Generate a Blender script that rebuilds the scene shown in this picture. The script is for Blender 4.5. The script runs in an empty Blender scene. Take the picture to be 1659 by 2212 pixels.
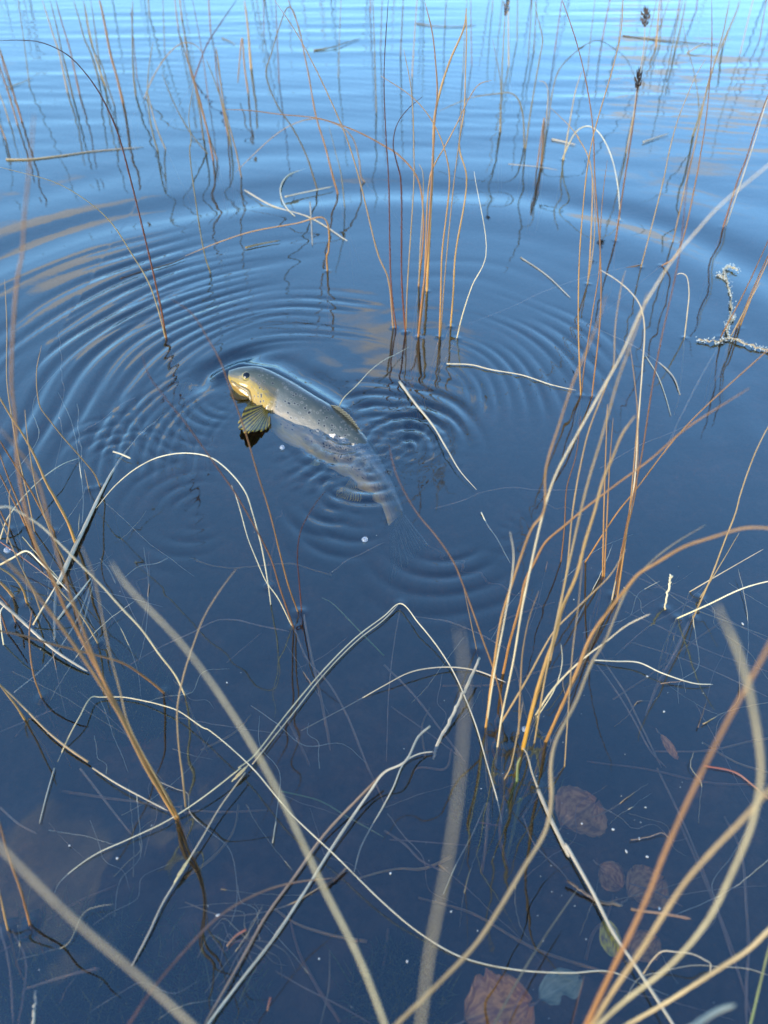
import bpy, bmesh, math, random
import numpy as np
from mathutils import Vector, noise

random.seed(11)
RNG = np.random.default_rng(5)
R = math.radians
SC = bpy.context.scene
COL = SC.collection

# ------------------------------------------------------------------ camera
WATER_REFL, WATER_DENS = 2.05, 4.5
CAM_H, PITCH, HALF_V = 0.75, R(43.0), R(33.65)
cam_d = bpy.data.cameras.new('camera')
cam = bpy.data.objects.new('camera', cam_d)
COL.objects.link(cam)
cam.location = (0, 0, CAM_H)
cam.rotation_euler = (R(90) - PITCH, 0, 0)
cam_d.sensor_width = 36
cam_d.lens = 18 / math.tan(HALF_V)
cam_d.clip_start, cam_d.clip_end = 0.02, 2000
cam_d.dof.use_dof = True
cam_d.dof.focus_distance = 1.05
cam_d.dof.aperture_fstop = 5.0
SC.camera = cam

# ------------------------------------------------------------------ sky + sun
SUN_EL, SUN_AZ = R(20), R(222)          # azimuth clockwise from +Y
W_ = bpy.data.worlds.new('World'); SC.world = W_; W_.use_nodes = True
nt = W_.node_tree; nt.nodes.clear()
def N(t, typ, **kw):
    n = t.nodes.new(typ)
    for k, v in kw.items():
        if k.startswith('i_'):
            k2 = k[2:]
            n.inputs[int(k2) if k2.isdigit() else k2.replace('_', ' ')].default_value = v
        else:
            setattr(n, k, v)
    return n
def math_n(t, op, a, b=None, clamp=False):
    n = t.nodes.new('ShaderNodeMath'); n.operation = op; n.use_clamp = clamp
    for i, s in enumerate((a, b)):
        if s is None: continue
        if isinstance(s, (int, float)): n.inputs[i].default_value = s
        else: t.links.new(s, n.inputs[i])
    return n.outputs[0]
def ramp_n(t, fac, stops, interp='LINEAR'):
    n = t.nodes.new('ShaderNodeValToRGB'); n.color_ramp.interpolation = interp
    els = n.color_ramp.elements
    while len(els) < len(stops): els.new(0.5)
    for e, (p, c) in zip(els, stops):
        e.position = p; e.color = (*c, 1) if len(c) == 3 else c
    t.links.new(fac, n.inputs[0]); return n.outputs[0]
def mixc(t, fac, a, b, blend='MIX'):
    n = t.nodes.new('ShaderNodeMix'); n.data_type = 'RGBA'; n.blend_type = blend
    for s, i in ((fac, 0), (a, 6), (b, 7)):
        if isinstance(s, (int, float)): n.inputs[i].default_value = s
        elif isinstance(s, tuple): n.inputs[i].default_value = (*s, 1) if len(s) == 3 else s
        else: t.links.new(s, n.inputs[i])
    return n.outputs[2]
sky = N(nt, 'ShaderNodeTexSky', sky_type='NISHITA', sun_disc=False, sun_elevation=SUN_EL, sun_rotation=SUN_AZ,
        air_density=1.0, dust_density=0.4, ozone_density=4.5)
tc = N(nt, 'ShaderNodeTexCoord')
sep = N(nt, 'ShaderNodeSeparateXYZ'); nt.links.new(tc.outputs['Generated'], sep.inputs[0])
zz = math_n(nt, 'ADD', math_n(nt, 'MAXIMUM', sep.outputs[2], 0.0), 0.12)
comb = N(nt, 'ShaderNodeCombineXYZ')
nt.links.new(math_n(nt, 'DIVIDE', sep.outputs[0], zz), comb.inputs[0])
nt.links.new(math_n(nt, 'DIVIDE', sep.outputs[1], zz), comb.inputs[1])
cn = N(nt, 'ShaderNodeTexNoise', i_Scale=2.2, i_Detail=6.0, i_Roughness=0.5)
cmap = N(nt, 'ShaderNodeMapping'); cmap.inputs['Location'].default_value = (3.1, 1.7, 0.4)
nt.links.new(comb.outputs[0], cmap.inputs[0]); nt.links.new(cmap.outputs[0], cn.inputs['Vector'])
bias = cn.outputs[0]
for cx_, cy_, cr_, ca_ in ((.85, 2.45, .75, .27), (-.80, 1.60, .45, .21), (-.13, 1.50, .40, .20), (2.6, 0.4, .8, .24), (-2.4, -1.2, .9, .24), (0.9, -2.2, .8, .24)):
    dn = N(nt, 'ShaderNodeVectorMath', operation='DISTANCE'); nt.links.new(comb.outputs[0], dn.inputs[0]); dn.inputs[1].default_value = (cx_, cy_, 0)
    mr = N(nt, 'ShaderNodeMapRange', interpolation_type='SMOOTHSTEP'); nt.links.new(dn.outputs['Value'], mr.inputs[0])
    for i_, v_ in ((1, 0.0), (2, cr_), (3, ca_), (4, 0.0)): mr.inputs[i_].default_value = v_
    bias = math_n(nt, 'ADD', bias, mr.outputs[0])
cl = ramp_n(nt, bias, [(0.66, (0, 0, 0)), (0.78, (1, 1, 1))])
cl = math_n(nt, 'MULTIPLY', cl, 0.7)
# veil added all round the sky to grade water reflections, densest at the horizon
hb = N(nt, 'ShaderNodeMapRange', interpolation_type='LINEAR'); nt.links.new(sep.outputs[2], hb.inputs[0])
for i_, v_ in ((1, 0.10), (2, 0.92), (3, 0.58), (4, 0.0)): hb.inputs[i_].default_value = v_
skyc = mixc(nt, hb.outputs[0], sky.outputs[0], (1.55, 2.65, 4.1))
skyc = mixc(nt, cl, skyc, (3.3, 2.55, 2.2))
bg = N(nt, 'ShaderNodeBackground', i_Strength=0.15)
nt.links.new(skyc, bg.inputs[0])
wo = N(nt, 'ShaderNodeOutputWorld'); nt.links.new(bg.outputs[0], wo.inputs[0])

sun_d = bpy.data.lights.new('sun', 'SUN'); sun_d.energy = 1.5; sun_d.angle = R(28); sun_d.color = (1, 0.84, 0.62)
sun = bpy.data.objects.new('sun', sun_d); COL.objects.link(sun)
to_sun = Vector((math.sin(SUN_AZ) * math.cos(SUN_EL), math.cos(SUN_AZ) * math.cos(SUN_EL), math.sin(SUN_EL)))
sun.rotation_euler = to_sun.to_track_quat('Z', 'Y').to_euler()
SC.view_settings.view_transform = 'Standard'
SC.view_settings.look = 'None'
SC.view_settings.exposure = 2.02
SC.view_settings.gamma = 1.0
SC.cycles.use_denoising = True
SC.cycles.max_bounces = 10
SC.cycles.sample_clamp_indirect = 25.0

# ------------------------------------------------------------------ pixel -> world helpers
# photo coordinates: crops of the photograph, all brought to a 1659 x 2212 frame
F_PX = 1106 / math.tan(HALF_V)
CROPS = {'W': (0, 0, 1), 'A': (0, 0, .5), 'B': (829.5, 0, .5), 'C': (0, 553, .5), 'D': (829.5, 553, .5),
         'E': (0, 1106, .5), 'F': (829.5, 1106, .5), 'G': (0, 1659, .5), 'H': (829.5, 1659, .5),
         'I': (0, 822.9, .25), 'J': (0, 1206.9, .26455), 'K': (0, 0, .26455), 'L': (384.0, 0, .26455),
         'M': (822.9, 0, .26455), 'N': (1220.1, 0, .26455), 'O': (1220.1, 1773.1, .26455)}
def px(path):
    out = []; c = 'W'
    for tok in path.split():
        if tok[0].isalpha(): c = tok[0]; tok = tok[1:]
        x, y = tok.split(',')
        ox, oy, s = CROPS[c]
        out.append((ox + float(x) * s, oy + float(y) * s))
    return out
CP, SP = math.cos(PITCH), math.sin(PITCH)
EYE = Vector((0, 0, CAM_H))
def ray(p):
    u = (p[0] - 829.5) / F_PX; v = -(p[1] - 1106) / F_PX
    return Vector((u, CP + v * SP, -SP + v * CP))     # unit depth along the optical axis
def at_depth(p, d): return EYE + ray(p) * d
def at_z(p, z):
    r = ray(p); return EYE + r * ((z - CAM_H) / r.z)
def under(p, z):
    """point at depth z seen through the refracting surface"""
    r = ray(p).normalized(); s = EYE + r * (-CAM_H / r.z)
    t = Vector((r.x, r.y, 0)) / 1.33
    t.z = -math.sqrt(max(1e-6, 1 - t.length_squared))
    return s + t * (z / t.z)
def to_px(P):
    d = Vector(P) - EYE
    zc = d.y * CP - d.z * SP; up = d.y * SP + d.z * CP
    return 829.5 + F_PX * d.x / zc, 1106 - F_PX * up / zc, zc

# ------------------------------------------------------------------ lake bed height
def sstep(a, b, x):
    t = np.clip((x - a) / (b - a), 0, 1); return t * t * (3 - 2 * t)
_bw = [(RNG.uniform(2, 9), RNG.uniform(0, 6.28), RNG.uniform(0, 6.28)) for _ in range(9)]
def bed_z(x, y):
    x = np.asarray(x, float); y = np.asarray(y, float)
    z = 0.12 - 0.26 * sstep(-0.75, 0.10, y) - 0.10 * sstep(0.1, 0.9, y) - 0.22 * sstep(0.7, 2.2, y) - 0.8 * sstep(2, 9, y)
    for k, a, ph in _bw:
        z = z + 0.010 / (k ** .5) * np.sin(k * (x * math.cos(a) + y * math.sin(a)) + ph)
    return z

# ------------------------------------------------------------------ materials
def new_mat(name):
    m = bpy.data.materials.new(name); m.use_nodes = True
    t = m.node_tree; t.nodes.clear()
    o = t.nodes.new('ShaderNodeOutputMaterial')
    b = t.nodes.new('ShaderNodeBsdfPrincipled'); t.links.new(b.outputs[0], o.inputs[0])
    return m, t, b, o
def blade_mat(name, base, mid, tip, rough=0.5, fleck=(0.10, 0.05, 0.02)):
    """colour runs along the blade (attribute t), fibres stretched along it, flecks of age"""
    m, t, b, o = new_mat(name)
    at = N(t, 'ShaderNodeAttribute', attribute_name='t')
    uv = N(t, 'ShaderNodeAttribute', attribute_name='bl')      # (length m, around, 0)
    oi = N(t, 'ShaderNodeObjectInfo')
    c = ramp_n(t, at.outputs['Fac'], [(0.0, base), (0.35, mid), (1.0, tip)])
    mp = N(t, 'ShaderNodeMapping'); mp.inputs['Scale'].default_value = (18, 5, 1)
    t.links.new(uv.outputs['Vector'], mp.inputs[0])
    addr = N(t, 'ShaderNodeVectorMath', operation='ADD')
    t.links.new(mp.outputs[0], addr.inputs[0]); 
    cr = N(t, 'ShaderNodeCombineXYZ'); t.links.new(math_n(t, 'MULTIPLY', oi.outputs['Random'], 50.0), cr.inputs[0])
    t.links.new(cr.outputs[0], addr.inputs[1])
    n1 = N(t, 'ShaderNodeTexNoise', i_Scale=1.0, i_Detail=5.0, i_Roughness=0.65); t.links.new(addr.outputs[0], n1.inputs['Vector'])
    mp2 = N(t, 'ShaderNodeMapping'); mp2.inputs['Scale'].default_value = (220, 14, 1)
    t.links.new(uv.outputs['Vector'], mp2.inputs[0])
    n2 = N(t, 'ShaderNodeTexNoise', i_Scale=1.0, i_Detail=3.0); t.links.new(mp2.outputs[0], n2.inputs['Vector'])
    dark = ramp_n(t, n1.outputs[0], [(0.36, (0.38, 0.35, 0.33)), (0.50, (0.9, 0.88, 0.86)), (0.64, (1.25, 1.22, 1.18))])
    c = mixc(t, 1.0, c, dark, 'MULTIPLY')
    fl = ramp_n(t, n2.outputs[0], [(0.62, (0, 0, 0)), (0.72, (1, 1, 1))])
    c = mixc(t, math_n(t, 'MULTIPLY', fl, 0.6), c, fleck)
    hs = N(t, 'ShaderNodeHueSaturation'); t.links.new(c, hs.inputs['Color'])
    t.links.new(math_n(t, 'ADD', math_n(t, 'MULTIPLY', oi.outputs['Random'], 0.5), 0.75), hs.inputs['Value'])
    t.links.new(math_n(t, 'ADD', math_n(t, 'MULTIPLY', oi.outputs['Random'], 0.02), 0.49), hs.inputs['Hue'])
    t.links.new(hs.outputs[0], b.inputs['Base Color'])
    b.inputs['Roughness'].default_value = rough
    b.inputs['Specular IOR Level'].default_value = 0.35
    bp = N(t, 'ShaderNodeBump', i_Strength=0.5, i_Distance=0.0006); t.links.new(n1.outputs[0], bp.inputs['Height'])
    t.links.new(bp.outputs[0], b.inputs['Normal'])
    return m
M = {
 'o': blade_mat('orange_rush', (0.44, 0.21, 0.05), (0.37, 0.205, 0.08), (0.28, 0.175, 0.085)),
 'y': blade_mat('yellow_sedge', (0.62, 0.31, 0.02), (0.42, 0.26, 0.09), (0.40, 0.29, 0.14)),
 't': blade_mat('tan_rush', (0.35, 0.22, 0.095), (0.37, 0.26, 0.13), (0.33, 0.24, 0.13)),
 'p': blade_mat('pale_straw', (0.55, 0.42, 0.22), (0.62, 0.52, 0.32), (0.60, 0.52, 0.36)),
 'g': blade_mat('olive_rush', (0.20, 0.14, 0.05), (0.17, 0.14, 0.07), (0.18, 0.15, 0.085)),
 'q': blade_mat('grey_straw', (0.40, 0.32, 0.17), (0.42, 0.35, 0.20), (0.38, 0.32, 0.20)),
 'd': blade_mat('dark_rush', (0.26, 0.09, 0.025), (0.13, 0.045, 0.025), (0.04, 0.02, 0.02)),
 'b': blade_mat('brown_rush', (0.28, 0.12, 0.04), (0.23, 0.115, 0.05), (0.14, 0.07, 0.045)),
 'w': blade_mat('bleached_blade', (0.42, 0.37, 0.26), (0.50, 0.44, 0.31), (0.48, 0.42, 0.29), 0.4, (0.14, 0.11, 0.08)),
 'r': blade_mat('red_blade', (0.28, 0.10, 0.065), (0.27, 0.115, 0.08), (0.34, 0.19, 0.10)),
 's': blade_mat('sodden_stem', (0.20, 0.13, 0.08), (0.30, 0.20, 0.13), (0.24, 0.15, 0.10)),
 'v': blade_mat('green_shoot', (0.12, 0.17, 0.05), (0.16, 0.20, 0.07), (0.22, 0.22, 0.09)),
 'k': blade_mat('wet_twig', (0.06, 0.04, 0.03), (0.09, 0.065, 0.05), (0.16, 0.13, 0.10), 0.3),
}

# ------------------------------------------------------------------ object helpers
def link(name, mesh, mat=None, parent=None, loc=(0, 0, 0)):
    o = bpy.data.objects.new(name, mesh); COL.objects.link(o)
    if mat is not None and not mesh.materials: mesh.materials.append(mat)
    o.location = loc
    if parent is not None:
        o.parent = parent
        o.location = Vector(loc) - Vector(parent.location)
    return o
def tag(o, label, cat=None, group=None, kind=None):
    o['label'] = label
    if cat: o['category'] = cat
    if group: o['group'] = group
    if kind: o['kind'] = kind
    return o
def thing(name, label, cat, loc=(0, 0, 0), group=None):
    o = bpy.data.objects.new(name, None); COL.objects.link(o); o.location = loc
    o.empty_display_size = 0.02
    return tag(o, label, cat, group)

def catmull(pts, per=7):
    P = [np.array(p, float) for p in pts]
    if len(P) == 2: P = [P[0], (P[0] + P[1]) / 2, P[1]]
    P = [2 * P[0] - P[1]] + P + [2 * P[-1] - P[-2]]
    out = []
    for i in range(1, len(P) - 2):
        p0, p1, p2, p3 = P[i - 1:i + 3]
        # centripetal knots keep uneven spans from looping
        d1, d2, d3 = (max(1e-5, np.linalg.norm(b - a)) ** .5 for a, b in ((p0, p1), (p1, p2), (p2, p3)))
        m1 = (p2 - p1) + d2 * ((p1 - p0) / d1 - (p2 - p0) / (d1 + d2)); m2 = (p2 - p1) + d2 * ((p3 - p2) / d3 - (p3 - p1) / (d2 + d3))
        for k in range(per):
            s = k / per
            out.append((2 * s**3 - 3 * s**2 + 1) * p1 + (s**3 - 2 * s**2 + s) * m1 + (-2 * s**3 + 3 * s**2) * p2 + (s**3 - s**2) * m2)
    out.append(P[-2]); return np.array(out)

def tube(pts, rad, sides=6, flat=1.0, keel=0.0, t0=0.0, origin=(0, 0, 0), wob=0.06):
    """swept stem or leaf: ellipse section, flat = thickness/width, keel folds it like a sedge leaf"""
    pts = np.asarray(pts, float); n = len(pts)
    tan = np.gradient(pts, axis=0); tan /= np.linalg.norm(tan, axis=1)[:, None] + 1e-12
    ref = np.array([0, -1.0, 0.6]); ref /= np.linalg.norm(ref)
    sv = np.cross(tan, ref); ln = np.linalg.norm(sv, axis=1)
    sv[ln < .05] = (1, 0, 0); sv /= np.linalg.norm(sv, axis=1)[:, None]
    nv = np.cross(sv, tan)
    a = np.linspace(0, 2 * np.pi, sides, endpoint=False)
    rad = np.asarray(rad) * (1 + wob * RNG.standard_normal(n))
    off = (np.cos(a)[None, :, None] * sv[:, None] + (np.sin(a) * flat - keel * np.abs(np.cos(a)))[None, :, None] * nv[:, None]) * rad[:, None, None]
    V = (pts[:, None] + off - np.array(origin)).reshape(-1, 3)
    faces = []
    for i in range(n - 1):
        for j in range(sides):
            k = (j + 1) % sides
            faces.append((i * sides + j, i * sides + k, (i + 1) * sides + k, (i + 1) * sides + j))
    faces.append(tuple(range(sides))[::-1]); faces.append(tuple(range((n - 1) * sides, n * sides)))
    me = bpy.data.meshes.new('stem'); me.from_pydata(V.tolist(), [], faces)
    L = np.r_[0, np.cumsum(np.linalg.norm(np.diff(pts, axis=0), axis=1))]
    tt = np.clip((L - t0) / max(1e-6, L[-1] - t0), 0, 1)
    at = me.attributes.new('t', 'FLOAT', 'POINT'); at.data.foreach_set('value', np.repeat(tt, sides).astype('f4'))
    bl = np.zeros((n * sides, 3), 'f4'); bl[:, 0] = np.repeat(L, sides); bl[:, 1] = np.tile(np.cos(a), n)
    ab = me.attributes.new('bl', 'FLOAT_VECTOR', 'POINT'); ab.data.foreach_set('vector', bl.ravel())
    me.polygons.foreach_set('use_smooth', [True] * len(me.polygons))
    return me

def head_mesh(p, d, length, rad, origin, spikes=16):
    """rush seed head: a pointed knot of small bracts along direction d"""
    bm = bmesh.new(); d = Vector(d).normalized(); q = d.to_track_quat('Z', 'Y')
    for i in range(spikes):
        f = i / spikes; a = i * 2.4
        c = Vector(p) + d * (length * (f * .8))
        out = q @ Vector((math.cos(a), math.sin(a), 0))
        r = rad * math.sin(math.pi * min(1, .15 + f * .85)) + rad * .2
        tip = c + d * length * .28 + out * r
        s = q @ Vector((-math.sin(a), math.cos(a), 0)) * rad * .35
        vs = [bm.verts.new(Vector(v) - Vector(origin)) for v in (c + s, c - s, tip, c + out * r * .9 + d * length * .06)]
        bm.faces.new((vs[0], vs[1], vs[3])); bm.faces.new((vs[1], vs[2], vs[3])); bm.faces.new((vs[2], vs[0], vs[3])); bm.faces.new((vs[1], vs[0], vs[2]))
    me = bpy.data.meshes.new('seed_head'); bm.to_mesh(me); bm.free(); return me

def root_ext(P0, P1, root=None):
    """carry a stem from the waterline down to the bed"""
    P0, P1 = Vector(P0), Vector(P1)
    d = (P0 - P1).normalized(); d = (d + Vector((0, 0, -1.1))).normalized()
    if root is not None:
        tgt = Vector((root[0], root[1], 0)) * .75 + Vector((P0.x, P0.y, 0)) * .25
        tgt.z = float(bed_z(tgt.x, tgt.y)) - .03
    else:
        zb = float(bed_z(P0.x, P0.y)) - .03
        tgt = P0 + d * ((zb - P0.z) / min(d.z, -.3))
    mid = (P0 + tgt) / 2 + Vector((random.uniform(-.006, .006), random.uniform(-.006, .006), 0)) + d * .01
    return [tgt, mid]

def trace(mode, path, opt):
    """traced photo points -> 3-D centreline. B: rooted in the water at the first point, rising in an upright plane.
    A: arch with both ends on the water. F: floating. S: under the surface. D: given distances."""
    P = px(path); lean = opt.get('lean', None)
    if mode in 'BA':
        b = at_z(P[0], 0.0)
        if mode == 'A':
            e = at_z(P[-1], 0.0); d = Vector((e.x - b.x, e.y - b.y, 0)); n = Vector((-d.y, d.x, 0)).normalized()
            v = Vector((b.x, b.y, 0)).normalized()
            if abs(n.dot(v)) < .35: n = v
        else:
            n = Vector((b.x, b.y, 0)).normalized()
            n = (n + Vector((0, 0, lean if lean is not None else random.uniform(-.18, .12)))).normalized()
        out = [b]
        for p in P[1:]:
            r = ray(p); k = r.dot(n); q = None
            if abs(k) > 1e-4:
                s = (b - EYE).dot(n) / k
                if s > 0: q = EYE + r * s
            if q is None or q.z < .003: q = at_z(p, .003)
            out.append(q)
        return out
    if mode == 'F':
        zs = opt.get('z', 0.001); zs = zs if isinstance(zs, (list, tuple)) else [zs]
        zi = np.interp(np.linspace(0, 1, len(P)), np.linspace(0, 1, len(zs)), zs)
        return [at_z(p, z) if z >= 0 else under(p, z) for p, z in zip(P, zi)]
    if mode == 'D':
        d0, d1 = opt['d']
        L = np.r_[0, np.cumsum([math.dist(a, b) for a, b in zip(P, P[1:])])]; L /= L[-1]
        dm = opt.get('dm')
        ds = np.interp(L, [0, 1], [d0, d1]) if dm is None else np.interp(L, [0, .5, 1], [d0, dm, d1])
        return [at_depth(p, d) for p, d in zip(P, ds)]

def stem(col, w, mode, path, opt=None, parent=None, name='stem', root=None, flat=1.0, keel=0.0, per=7, label=None, cat=None, group=None):
    """w = (base, tip) width in pixels of the 1659-wide frame, turned to metres at each point's own distance"""
    opt = opt or {}
    pts = trace(mode, path, opt)
    w = tuple(v * .82 for v in w) if isinstance(w, tuple) else w * .82
    wb, wt = (w, w * .35) if not isinstance(w, tuple) else w
    base = Vector(pts[0])
    C = catmull(pts, per)
    dep = np.array([max(.08, to_px(c)[2]) for c in C])
    f = np.linspace(0, 1, len(C))
    rad = np.interp(f, [0, .5, .93, 1], [wb, (wb + wt) / 2, wt, wt * .45]) / 2 * np.median(dep) ** .5 * dep ** .5 / F_PX
    t0 = 0.0; ext = []
    if mode == 'B' or opt.get('root'):
        ext = root_ext(pts[0], pts[1], root)
        E_ = catmull([ext[0], ext[1], pts[0]], 5)[:-1]
        C = np.vstack([E_, C]); rad = np.r_[np.full(len(E_), rad[0]), rad]
        t0 = np.linalg.norm(np.diff(E_, axis=0), axis=1).sum(); base = Vector(ext[0])
    if mode == 'D' and opt.get('bank', True):
        # carry a bank-side blade from the edge of what is seen to the ground it grows from
        p0, p1 = Vector(pts[0]), Vector(pts[1]); d = (p0 - p1).normalized()
        g = p0 + Vector((d.x, d.y, 0)) * .12 + Vector((0, -.10, 0)); g.z = float(bed_z(g.x, g.y)) - .02
        m_ = p0 * .55 + g * .45 + d * .04
        E_ = catmull([g, m_, p0], 6)[:-1]
        C = np.vstack([E_, C]); rad = np.r_[np.full(len(E_), rad[0]), rad]; base = g
        t0 = np.linalg.norm(np.diff(E_, axis=0), axis=1).sum()
    if opt.get('kink'):
        C = C + RNG.standard_normal(C.shape) * opt['kink']
    if mode == 'F': base = Vector(C[len(C) // 2])
    me = tube(C, rad, 6 if wb > 4 else 5, flat, keel, t0, base)
    o = link(name, me, M[col], parent, base)
    if label: tag(o, label, cat, group)
    hd = opt.get('head')
    if hd:
        k = int(len(C) * hd[0]) if hd[0] < 1 else len(C) - 1
        k = min(k, len(C) - 2)
        hm = head_mesh(C[k], C[k + 1] - C[k], hd[1], hd[2], base)
        h = link('seed_head', hm, M['k'], None); h.parent = o; h.location = (0, 0, 0)
    return o

# ------------------------------------------------------------------ setting: lake bed and water
def grid_mesh(name, xs, ys, z):
    nx, ny = len(xs), len(ys)
    X, Y = np.meshgrid(xs, ys)
    co = np.empty((nx * ny, 3), 'f4'); co[:, 0] = X.ravel(); co[:, 1] = Y.ravel(); co[:, 2] = z(X, Y).ravel()
    i = np.arange(nx * ny).reshape(ny, nx)
    q = np.stack([i[:-1, :-1], i[:-1, 1:], i[1:, 1:], i[1:, :-1]], -1).reshape(-1, 4)
    return co, q, i
def quads_to_mesh(name, co, q):
    me = bpy.data.meshes.new(name)
    me.vertices.add(len(co)); me.vertices.foreach_set('co', co.ravel())
    me.loops.add(q.size); me.loops.foreach_set('vertex_index', q.ravel().astype('i4'))
    me.polygons.add(len(q)); me.polygons.foreach_set('loop_start', np.arange(0, q.size, 4, dtype='i4'))
    me.polygons.foreach_set('use_smooth', np.ones(len(q), bool))
    me.update(calc_edges=True); me.validate(); return me
def axis(core, grow, far):
    """spacing list -> coordinates: core = [(from, to, step)...], then geometric growth out to far"""
    c = []
    for a, b, s in core: c += list(np.arange(a, b, s))
    c.append(core[-1][1])
    hi = [c[-1]]; s = core[-1][2]
    while hi[-1] < far[1]: s *= grow; hi.append(hi[-1] + s)
    lo = [c[0]]; s = core[0][2]
    while lo[-1] > far[0]: s *= grow; lo.append(lo[-1] - s)
    return np.array(lo[:0:-1] + c + hi[1:])

bx_ = axis([(-1.6, 1.6, .03)], 1.25, (-500, 500)); by_ = axis([(-1.2, 3.0, .03)], 1.25, (-6, 900))
co, q, _ = grid_mesh('bed', bx_, by_, bed_z)
bed_me = quads_to_mesh('lake_bed', co, q)
m, t, b, o_ = new_mat('peat_mud')
g_ = N(t, 'ShaderNodeNewGeometry')
n1 = N(t, 'ShaderNodeTexNoise', i_Scale=7.0, i_Detail=6.0, i_Roughness=0.6); t.links.new(g_.outputs['Position'], n1.inputs['Vector'])
n2 = N(t, 'ShaderNodeTexNoise', i_Scale=45.0, i_Detail=4.0); t.links.new(g_.outputs['Position'], n2.inputs['Vector'])
c1 = ramp_n(t, n1.outputs[0], [(0.36, (0.018, 0.014, 0.012)), (0.52, (0.05, 0.033, 0.024)), (0.68, (0.10, 0.055, 0.035))])
c2 = ramp_n(t, n2.outputs[0], [(0.35, (0.5, 0.5, 0.5)), (0.7, (1.3, 1.25, 1.2))])
t.links.new(mixc(t, 1.0, c1, c2, 'MULTIPLY'), b.inputs['Base Color']); b.inputs['Roughness'].default_value = .9
bp = N(t, 'ShaderNodeBump', i_Strength=0.8, i_Distance=0.01); t.links.new(n2.outputs[0], bp.inputs['Height']); t.links.new(bp.outputs[0], b.inputs['Normal'])
tag(link('lake_bed', bed_me, m), 'dark peaty mud bottom of the lake shallows', kind='structure')

def wp(x, y): v = at_z((x, y), 0); return v.x, v.y
_lf = [(RNG.uniform(3, 11), RNG.uniform(0, 6.28), RNG.uniform(0, 6.28)) for _ in range(12)]
def lf(X, Y, sc=1.0, ph=0.0):
    s = 0
    for k, a, p in _lf: s = s + np.sin(k * sc * (X * math.cos(a) + Y * math.sin(a)) + p + ph)
    return s / 4.0
# rings: centre px, wavelength, slope, r_in, r_out, soft edge, main direction (deg, 0 = +x, 90 = away), half width deg (None = all round)
RINGS = [
 ((800, 905), .24, .08, .82, 1.28, .16, None, None, 0.4),
 ((800, 905), .085, .034, .45, 1.00, .12, 150, 75, 1.0),
 ((800, 905), .036, .20, .40, .88, .10, 160, 40, 2.0),
 ((760, 880), .022, .15, .34, .70, .10, 158, 46, 0.9),
 ((660, 850), .025, .17, .17, .36, .06, 100, 58, 0.0),
 ((860, 860), .024, .18, .12, .44, .06, 22, 40, 0.5),
 ((860, 860), .060, .022, .20, .62, .10, 40, 60, 0.5),
 ((880, 965), .024, .36, .00, .12, .03, 60, 95, 0.8),
 ((830, 930), .030, .22, .03, .17, .04, 70, 70, 2.8),
 ((530, 840), .022, .12, .06, .26, .05, 212, 50, 0.3),
 ((680, 985), .0165, .32, .13, .36, .05, 163, 34, 0.6),
 ((745, 930), .020, .42, .00, .09, .03, 245, 110, 0.2),
 ((800, 1010), .020, .34, .00, .085, .03, 215, 100, 1.2),
 ((600, 850), .080, .21, .05, .17, .05, 120, 80, 1.2),
 ((740, 1060), .022, .34, .00, .10, .03, 200, 80, 0.2),
 ((780, 1090), .024, .17, .02, .14, .04, 255, 70, 0.2),
 ((960, 1140), .024, .10, .05, .17, .04, 265, 60, 1.1),
 ((1090, 1130), .020, .080, .00, .07, .03, 300, 120, 0.0),
 ((265, 1000), .020, .12, .03, .13, .03, 60, 120, 0.0),
 ((430, 1100), .022, .09, .00, .14, .05, 200, 160, 0.0),
]
MENISCUS = px('D45,312 93,330 148,350 185,152 240,350 288,305 315,355 850,605 898,610 880,122 C720,358 1415,65 F440,935 490,1020 582,965 600,1030 700,995 655,880 505,915 945,280 1005,392 990,362 1335,460 1265,460 1365,372 400,592 1215,420 G762,212 802,165 130,678 35,705 J1340,1095 1510,1115 340,1135 220,360 110,310 130,520 800,690 I865,915 650,1395 470,1305 225,1255 90,1290 768,940 E1287,430 1268,498 1303,430 1160,320 F70,395 H665,90 520,50 K1005,840 1110,785 550,755 650,768 145,1020 M970,1080 1170,1210 1490,1310 1310,1350 B1000,1045 1465,985 1248,1045 770,690 1020,950 D1298,355 1195,45 1110,50 1455,350 1525,312')
FISH_RIDGE = [wp(*p) for p in ((470, 812), (520, 792), (590, 800), (660, 838), (735, 885))]
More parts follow.
